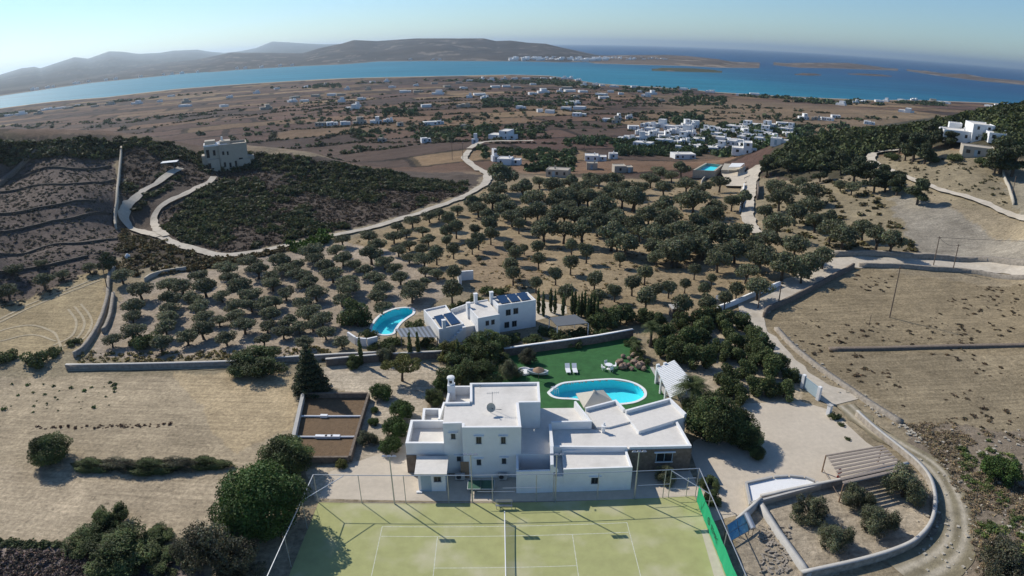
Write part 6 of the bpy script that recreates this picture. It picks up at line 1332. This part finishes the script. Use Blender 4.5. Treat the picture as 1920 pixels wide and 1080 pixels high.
# village houses: foot point, width in photo pixels, kind
VIL = [(1174,266,32,4,"white block of stepped house fronts at the left end of the village"),(1218,262,20,3,"white tall house right of the stepped block"),(1248,262,24,3,"white pointed two storey house in the left village"),(1203,276,34,0,"long low white house in front of the stepped block"),
 (1240,270,24,1,"low white house beneath the pointed house"),(1283,250,26,2,"white house with upper room behind the village garden"),(1297,244,16,3,"white tower like house above the village"),(1255,243,24,0,"pale low house at the back left of the village"),(1272,243,18,1,"narrow white house at the back of the village"),
 (1300,268,40,0,"wide low white house in the middle of the village"),(1308,281,34,1,"white house with two levels beside dark trees"),(1330,262,32,1,"cream white house in the village centre"),(1345,278,22,0,"small white house left of the blue grey house"),
 (1360,252,30,4,"cluster like white house with several roofs"),(1378,243,34,0,"long white house along the upper village edge"),(1395,256,28,3,"white two storey house in the dense village part"),(1412,262,30,4,"stepped white house above the blue grey house"),
 (1432,250,30,2,"white house with upper room on the right of the village"),(1446,262,34,4,"broad white stepped house at the right of the village"),(1460,272,30,1,"low white house at the lower right village end"),(1490,257,32,1,"white house alone among the trees right of the village"),
 (1470,247,24,0,"small white house at the top right of the village"),(1420,240,34,0,"long flat white house on the village skyline"),(1452,240,30,1,"white house with two roofs on the village skyline"),(1468,236,20,0,"rightmost low white house on the village skyline"),(1380,270,28,0,"flat white house behind the blue grey house"),
 (1405,278,34,1,"low white house right of the blue grey house"),(1340,246,20,0,"small plain white house behind the village centre"),(1322,250,18,2,"little white house with roof room in the back village"),(1430,275,26,0,"plain low house at the lower village edge"),
 (1395,290,44,3,"large pale blue grey two storey house above the village pool"),(1372,284,22,1,"cream house with arches left of the blue grey house"),(1328,285,36,0,"long grey flat roofed house above the olive grove"),(1285,299,40,0,"grey flat roofed house with terrace above the grove"),
 (1117,303,40,1,"white house with stepped roof left of the village road"),(1150,298,16,0,"small white shed beside the stepped roof house"),(953,310,42,1,"white house with long roof beside the bend of the track"),(930,303,12,2,"small white tower house by the track bend"),(1044,332,42,0,"long low stone shed with white end walls in the grove"),
 (1110,318,20,0,"little brown roofed hut above the grove"),(1170,324,36,1,"cream flat house at the upper edge of the grove"),(938,262,50,3,"large bright white house with upper floor among dark trees on the plain"),(790,270,0,0,"")]
for i, (x, y, w, st, t) in enumerate(VIL):
    if w: house_at(x, y, w, t, st, group="white houses of the village" if 1170 < x < 1500 and y < 290 else None, m="cream_and_shade_plaster" if "cream" in t or "brown" in t or "stone shed" in t else "white_plaster", seed=i, hgt=2.7, dep=.7)
g = random.Random(31); occ = [(v[0], v[1]) for v in VIL]; n_ = 0
while n_ < 34:                                                     # the denser part of the village
    x, y = g.uniform(1185, 1485), g.uniform(238, 284)
    if x > 1400 and y > 276 or x < 1250 and y > 268: continue
    if min(math.hypot((x - a) / 2, y - b) for a, b in occ) < 4.2: continue
    occ.append((x, y)); n_ += 1; house_at(x, y, g.uniform(15, 27), None, g.choice((0, 1, 2, 4, 1)), group="white houses of the village", seed=300 + n_, hgt=g.uniform(2.5, 3.1), dep=.8)
# houses scattered over the plain: foot point and width
PLAIN = """600,235,22 624,234,26 648,233,22 675,232,30 705,231,26 728,229,22 751,235,14 808,234,30 826,232,16 871,240,18 672,200,14 660,205,30 868,200,30 800,200,22 900,178,26 640,178,20 677,186,18 640,190,16 500,204,26 550,190,20 570,190,18 555,183,20 422,199,18
345,199,24 350,191,20 480,174,14 430,182,14 590,180,18 620,178,18 760,172,26 785,172,22 820,176,26 880,182,14 910,184,18 930,163,20 950,162,18 970,164,18 1000,158,14 920,150,16 945,148,14 965,147,14 985,146,16 1003,145,14 1020,144,14 1040,144,16 1058,146,14
1070,147,14 1085,150,14 1060,165,22 1070,171,24 1095,172,20 1000,176,18 1020,173,26 1050,172,14 1080,183,18 1125,178,24 1133,184,22 1130,160,12 1150,162,18 1095,160,16 1110,164,16 1075,195,34 1085,204,26 1060,205,22 1085,217,30 1140,228,26 1155,230,20 1160,224,16 1180,222,16
1013,209,12 1030,211,20 975,203,20 1240,189,16 1225,176,18 1210,180,20 1330,172,20 1385,178,12 1415,177,20 1492,184,16 1508,187,14 1575,196,20 1605,192,14 1620,191,14 1280,167,16 1300,168,14 1690,188,18 1650,190,18 1660,189,12 1698,210,30 1715,187,14 1750,186,12
1765,192,20 1772,193,18 1855,192,18 1870,190,14 1508,223,22 1530,224,20 1552,225,18 1568,220,18 1545,224,12 1630,232,22 40,214,22 72,213,18 90,205,22 110,203,20 130,202,18 20,216,18 150,196,14 205,196,20 255,194,22 300,190,12 180,199,14 320,176,14 800,266,22 715,266,18 890,268,14 905,148,12 1115,158,12 1190,163,14 880,151,14 860,155,14
700,153,12 725,151,12 610,159,14 575,163,12 520,166,12 840,162,16 870,165,16 735,163,16 690,168,14 650,167,12 780,160,12 815,156,14 1145,172,14 1165,176,12 1200,172,12"""
for i, (x, y, w) in enumerate(plist(PLAIN)): house_at(x, y + 1.5, w * .82, None, [0, 1, 1, 2, 3, 4, 0][i % 7], group="white houses scattered over the plain", seed=100 + i, hgt=2.8, dep=.7, lo=y < 215, m="cream_and_shade_plaster" if (i % 3 == 0 and x < 900) or i % 6 == 0 else "white_plaster")  # dimmer plaster on some, mostly at left, paints in their shaded fronts
# town across the strait
TOWN = []
g = random.Random(77); wt = MB()
def far_house(px, py, w, h, label, group):
    d = dirs(px, py); t = (SEA + 1.5 - H) / d[2]; q = (d[0] * t, d[1] * t); a = math.atan2(q[0], q[1]); e = None
    m = MB(); m.obox((0, 0, -3), w, w * .7, h + 3); m.obox((w * .2, w * .1, h + .01), w * .4, w * .4, h * .5); o = link("town_house", m.mesh("town_house", "white_plaster")); o.location = (q[0], q[1], SEA + 2.2); o.rotation_euler = (0, 0, -a + g.uniform(-.3, .3)); tag(o, label, "house", group); FARH.append((o, q[0], q[1]))
FARH = []
for i in range(120):
    x = g.uniform(960, 1285); yb = np.interp(x, [960, 1050, 1117, 1200, 1285], [113.5, 114.5, 115, 116, 118]); far_house(x, yb - g.random() * (3.2 if x > 1040 else 2.0), g.uniform(14, 34), g.uniform(5, 10), None, "white town houses across the strait")
for i in range(26):
    x = g.uniform(60, 940); yb = np.interp(x, [0, 167, 300, 450, 567, 707, 960], [178, 154, 141.5, 129.5, 122, 113.5, 113]); far_house(x, yb - .4, g.uniform(10, 18), g.uniform(4, 6), None, "small houses along the far shore")
# pool of the village with its terrace
q0 = P1(1330, 318); zt = gh(q0[0], q0[1]) + 2.2
vp = gpoly([(1303,319),(1338,320),(1352,309),(1326,306)], zt); cx_, cy_ = (sum(p[i] for p in vp) / 4 for i in (0, 1))
e = thing("village_pool", "rectangular turquoise pool on a walled terrace below the village", "pool", (cx_, cy_, zt - 4)); m = MB(); o_ = offset_poly(ccw(vp), .8); m.prism(o_, zt - 6, zt - 1.2); ring(m, ccw(vp), o_, zt - 1.21, zt + .05); m.build("terrace_wall", "pale_stone", e)
m = MB(); m.add([(*p, zt - 1.15) for p in ccw(vp)], [(0, 1, 2, 3)]); m.build("basin", "pool_tile", e); m = MB(); m.add([(*p, zt - .08) for p in ccw(vp)], [(0, 1, 2, 3)]); m.build("water", "pool_water", e)
e = thing("pool_terrace", "white canopy terrace beside the village pool", "terrace", (cx_ + 10, cy_, zt)); tp = gpoly([(1352,318),(1388,319),(1398,308),(1358,306)], zt); m = MB(); m.prism(ccw(tp), zt - 5, zt - .1); m.build("deck", "pale_stone", e); cp = gpoly([(1366,313),(1388,313),(1396,306),(1372,306)], zt + 2); m = MB(); m.prism(ccw(cp), zt + 1.9, zt + 2.05); m.build("canopy", "white_plaster", e)
for p in cp: m = MB(); m.tube([(*p, zt - .1), (*p, zt + 1.89)], .08, 5); m.build("post", "white_plaster", e)
# ------------------------------------------------------------------ poles
def pole(bx, by, ty, label, arm=True, r=.12, hh=None):
    q = P1(bx, by); z = gh(q[0], q[1]); h = hh
    if h is None: h = min((abs(float(proj(np.array((q[0], q[1], z + k_)))[1]) - ty), k_) for k_ in np.arange(1, 14, .1))[1]
    e = thing("utility_pole", label, "utility pole", (q[0], q[1], z)); m = MB(); m.tube([(q[0], q[1], z - .3), (q[0], q[1], z + h)], [r, r * .7], 7); m.build("shaft", "pole_wood", e)
    if arm: m = MB(); m.tube([(q[0] - .6, q[1], z + h - .3), (q[0] + .6, q[1], z + h - .3)], .05, 4); m.build("crossarm", "pole_wood", e)
    return (q[0], q[1], z + h - .25)
p1 = pole(1668, 595, 500, "tall wooden pole standing inside the ploughed field"); p2 = pole(1750, 498, 443, "wooden pole on the upper verge of the road"); p3 = pole(1786, 509, 458, "wooden pole on the lower verge of the road")
p4 = pole(1460, 567, 535, "short pole at the road junction beside the dark wall"); pole(1629, 612, 590, "thin stake leaning in the ploughed field", False, .06); pole(1897, 368, 330, "thin pole beside the wall of the right hillside", False)
p5 = pole(868, 300, 268, "pole at the track junction on the plain"); pole(848, 300, 262, "thin pole left of the track junction", False); pole(966, 300, 278, "thin pole in the field behind the track house", False); pole(1095, 298, 270, "thin pole above the village approach", False); pole(202, 545, 495, "leaning thin pole at the end of the golden field", False); pole(1421, 578, 545, "thin post in front of the grove by the lane", False)
for a, b in ((p2, (p2[0] + 60, p2[1] - 6, p2[2] + 2)), (p2, p3)):
    m = MB(); m.tube([(a[0] + (b[0] - a[0]) * t, a[1] + (b[1] - a[1]) * t, a[2] + (b[2] - a[2]) * t - 4 * .7 * t * (1 - t)) for t in np.linspace(0, 1, 9)], .03, 4); tag(m.build("power_line", "dark_metal"), "thin cable between the roadside poles" if b is p3 else "thin cable running off to the right from the roadside pole", "cable")

# ------------------------------------------------------------------ trees and hedges of the plain
def rect(x0, y0, x1, y1): return ppoly([(x0, y0), (x1, y0), (x1, y1), (x0, y1)])
scrub("plain_bushes", "dark bushes and hedges dotted over the plain", [ppoly([(-20,240),(200,222),(480,196),(760,170),(1040,165),(1300,190),(1690,222),(1560,234),(1450,262),(1120,262),(900,262),(700,290),(560,282),(300,248)])], 900, 1.0, 4.2, "scrub_leaf", 41, .55, 40, .3, (60, .44), ((.6, .75, .6), (1.2, 1.5, 1.0)))
scrub("coast_trees", "belt of trees along the near coast", [ppoly([(-20,208),(100,194),(330,170),(480,159),(640,150),(640,158),(480,168),(330,180),(100,206),(-20,222)]), ppoly([(640,149),(860,145),(1040,147),(1120,161),(1350,178),(1350,184),(1120,170),(1040,160),(860,156),(640,158)]), ppoly([(1350,177),(1550,188),(1780,193),(1780,200),(1550,196),(1350,184)])], [420, 520, 300], 2.0, 7.0, "scrub_leaf", 42, .5, 36, .3, (50, .40), ((.6, .85, .6), (1.1, 1.5, 1.0)))
for i, (x0, x1, y0, y1, n, t) in enumerate(((905,960,186,202,70,"dark pine grove in the middle of the plain"),(960,1080,190,200,70,"row of dark trees right of the pine grove"),(1215,1300,160,172,60,"dark tree belt by the coast behind the bay"),(1262,1358,183,198,90,"long dark plantation on the golden plain"),(1240,1320,215,236,80,"dark planted slope above the village"),
    (545,640,158,166,60,"dark tree mass near the left coast"),(720,780,206,218,30,"row of dark trees beyond the house row"),(860,1010,238,262,90,"dark trees round the large plain house"),(990,1075,282,322,90,"dark tall trees behind the white track house"),(1155,1310,264,292,260,"trees among the lower village houses"),(1310,1500,236,286,300,"trees among the upper village houses"),(780,860,240,262,60,"trees beside the small grey house on the plain"),(640,720,246,260,24,"dark shrubs in the field behind the hill"),(1470,1590,236,262,110,"trees climbing the ridge right of the village"),(1060,1160,262,276,50,"row of trees left of the stepped white block"),(900,990,280,300,30,"trees in front of the bend of the track"))):
    scrub("tree_belt", t, [rect(x0, y0, x1, y1)], n, 1.6, 4.6 if y0 < 240 else 3.4, "scrub_leaf", 60 + i, .75, 60, .26, None, ((.55, .8, .55), (1.0, 1.5, .95)))
_lx = [(x, y) for x, y in ((-20,250),(240,225),(480,200),(760,175),(1040,168),(1300,190),(1650,222),(1550,236),(1450,262),(1120,264),(900,264),(700,290),(560,284),(300,252))]
scrub("field_hedge", "dark hedges and walls between the fields of the plain", [ppoly(_lx)], 4200, .7, 2.1, "scrub_leaf", 43, .6, 26, .34, None, ((.55, .55, .45), (1.0, 1.05, .8)), dens=lambda q: np.where(patch(q[:, 0], q[:, 1])[1] < 1.8, 1.0, 0.0) * (fbm(q[:, 0] / 70, q[:, 1] / 70, 90, 2) > .32))
def hedge(px, n, s0, s1, seed, label):
    Q = P([p[0] for p in px], [p[1] for p in px]); L = smoothline([(q[0], q[1]) for q in Q], 10); w = 1.6; T = np.gradient(L, axis=0); T /= np.linalg.norm(T, axis=1)[:, None]; Nn = np.stack([-T[:, 1], T[:, 0]], -1)
    poly = [tuple(p) for p in L + Nn * w] + [tuple(p) for p in (L - Nn * w)[::-1]]; scrub("field_hedge", label, [poly], n, s0, s1, "scrub_leaf", seed, .55, 36, .3, None, ((.7, .65, .55), (1.2, 1.2, .9)))
hedge([(300,236),(352,228),(420,218),(480,216)], 70, 1, 2.2, 80, "dark hedge line curving over the left plain"); hedge([(595,264),(640,250),(690,237),(735,235)], 70, 1, 2.4, 81, "dark hedge below the row of grey white houses")
hedge([(600,270),(700,268),(800,267),(900,265),(990,264)], 110, .8, 1.8, 82, "long dark hedge before the brown plain"); hedge([(0,244),(70,237),(140,228),(230,222)], 70, 1, 2.6, 83, "dark hedge along the far left field"); hedge([(570,212),(640,196),(700,186),(760,180)], 80, 1, 2.2, 84, "slanting hedge across the middle plain"); hedge([(440,222),(560,205),(640,192)], 70, 1, 2, 85, "hedge above the golden strip on the left plain"); hedge([(905,268),(1000,268),(1070,270)], 40, .8, 1.6, 86, "low hedge by the pale plain track")

# ------------------------------------------------------------------ names for the many that look alike: by what stands nearest
def mark(px, py): q = P1(px, py); return (q[0], q[1])
MARKS = {"the crescent pool": mark(735, 605), "the oval lawn pool": mark(1120, 737), "the stone villa on the hill": mark(425, 318), "the fork of the white drives": mark(300, 446), "the bend of the white track": mark(913, 330), "the sharp white track corner at left": mark(410, 481),
 "the tiny white ruin": mark(866, 530), "the neighbouring villa's chimney": mark(925, 560), "the stone hut": mark(1268, 592), "the lane notice board": mark(1346, 566), "the pole inside the field": mark(1668, 595), "the village pool": mark(1330, 314), "the end of the sunken lane": mark(1418, 440),
 "the dark wall beside the sunken lane": mark(1421, 365), "the blue gate": mark(1518, 738), "the white shrine": mark(240, 486), "the curved pale grove wall": mark(310, 512), "the left end of the long field wall": mark(125, 692), "the spiky conifer": mark(578, 720), "the bright green reeds": mark(580, 455), "the long stone shed": mark(1044, 334),
 "the track bend on the right hillside": mark(1632, 300), "the hillside house": mark(1822, 265), "the upper roadside pole": mark(1750, 498), "the road bend": mark(1575, 496), "the short junction pole": mark(1460, 567), "the cream house above the grove": mark(1170, 324), "the left picture edge in the golden field": mark(5, 560), "the reed pergola": mark(780, 632), "the row of cypresses": mark(1070, 580),
 "the rock fountain": mark(1183, 682), "the palm behind the lawn": mark(1222, 640), "the white slat wall": mark(680, 650), "the small hut above the grove": mark(1110, 320), "the lower roadside pole": mark(1786, 509), "the grey canopy": mark(1075, 610)}
ORD = ["nearest", "second nearest", "third nearest", "fourth nearest", "fifth nearest", "sixth nearest", "seventh nearest", "eighth nearest", "ninth nearest", "tenth nearest", "eleventh nearest", "twelfth nearest", "thirteenth nearest", "fourteenth nearest", "fifteenth nearest", "sixteenth nearest", "seventeenth nearest", "eighteenth nearest"] + [f"{w} nearest" for w in ("nineteenth", "twentieth", "twenty-first", "twenty-second", "twenty-third", "twenty-fourth", "twenty-fifth", "twenty-sixth", "twenty-seventh", "twenty-eighth", "twenty-ninth", "thirtieth")]
def name_by_marks(items, phrase, marks):
    """items: (object, x, y, needs a label); rank every item by distance to each mark, keep its best rank"""
    if not items: return
    names = list(marks); M_ = np.array([marks[k] for k in names]); X_ = np.array([(i[1], i[2]) for i in items]); D_ = np.hypot(X_[:, None, 0] - M_[None, :, 0], X_[:, None, 1] - M_[None, :, 1]); rk = np.argsort(np.argsort(D_, axis=0), axis=0)
    for i, it in enumerate(items):
        if it[3]: j = int(np.argmin(rk[i])); it[0]['label'] = f"{phrase}, {ORD[min(rk[i, j], len(ORD) - 1)]} to {names[j]}"
for kinds, phrase in ((("olive",), "spreading grey green olive tree"), (("round_olive",), "small round olive tree"), (("evergreen",), "dense dark evergreen tree"), (("bush",), "low dark green bush"), (("pine",), "dark layered pine"), (("cypress",), "thin dark cypress")):
    name_by_marks([(t[0], t[2], t[3], not t[4]) for t in TREES if t[1] in kinds], phrase, MARKS)
HM = {"the pine grove on the plain": mark(930, 196), "the large plain house": mark(938, 264), "the coast at the left edge": mark(5, 207), "the dense white coast hamlet": mark(1070, 149), "the long dark plantation": mark(1310, 192), "the row of grey white houses": mark(670, 233), "the bay shore at the right": mark(1650, 190), "the blue grey village house": mark(1395, 292), "the village pool": mark(1330, 316), "the wide low village house": mark(1300, 268), "the left village tower house": mark(1218, 262), "the upper right village end": mark(1468, 236), "the wooded ridge by the village": mark(1490, 262), "the stepped white block": mark(1174, 266),
 "the curved hedge on the left plain": mark(420, 218), "the sandy beach at left": mark(510, 160), "the white farmyard on the plain": mark(1150, 228), "the ridge at the right edge": mark(1860, 195), "the white house group on the golden plain": mark(1530, 224), "the track junction": mark(875, 290), "the coast below the far hills": mark(700, 147), "the dark coast trees": mark(1250, 166), "the slanting hedge": mark(660, 192), "the far left field hedge": mark(120, 231)}
hs = [(e, x, y, 'label' not in e) for e, x, y in HOUSES]
name_by_marks([h for h in hs if h[3]], "white cubic house", HM)
fm = {"the tip of the brown mountain": tuple(G(1117, 116, SEA)[:2]), "the right end of the headland": tuple(G(1424, 127, SEA)[:2]), "the left end of the town": tuple(G(960, 114, SEA)[:2]), "the far left shore": tuple(G(0, 180, SEA)[:2]), "the middle of the far shore": tuple(G(567, 124, SEA)[:2]), "the wooded islet": tuple(G(1290, 134, SEA)[:2]), "the shore below the highest hill": tuple(G(800, 115, SEA)[:2]), "the shore under the blue peak": tuple(G(450, 131, SEA)[:2])}
name_by_marks([(o, x, y, True) for o, x, y in FARH], "white house across the strait", fm)

# ------------------------------------------------------------------ the hazy air over the strait
m = bpy.data.materials.new("hazy_air"); m.use_nodes = True; nt = m.node_tree; N = nt.nodes; N.remove(N["Principled BSDF"])
v = N.new("ShaderNodeVolumePrincipled"); v.inputs["Color"].default_value = (.74, .87, .98, 1); v.inputs["Density"].default_value = 7.0e-5; v.inputs["Anisotropy"].default_value = .6
nt.links.new(v.outputs[0], N["Material Output"].inputs["Volume"])
top_z = max(max(v.co.z for v in bpy.data.objects[n_].data.vertices) for n_ in ('far_mountains', 'far_hills')) + 8
mb = MB(); mb.box(-36000, 36000, -300, 36000, SEA - 6, max(top_z, 75)); o = link("haze", mb.mesh("haze", m)); tag(o, "pale summer haze lying over sea and plain", kind="stuff")
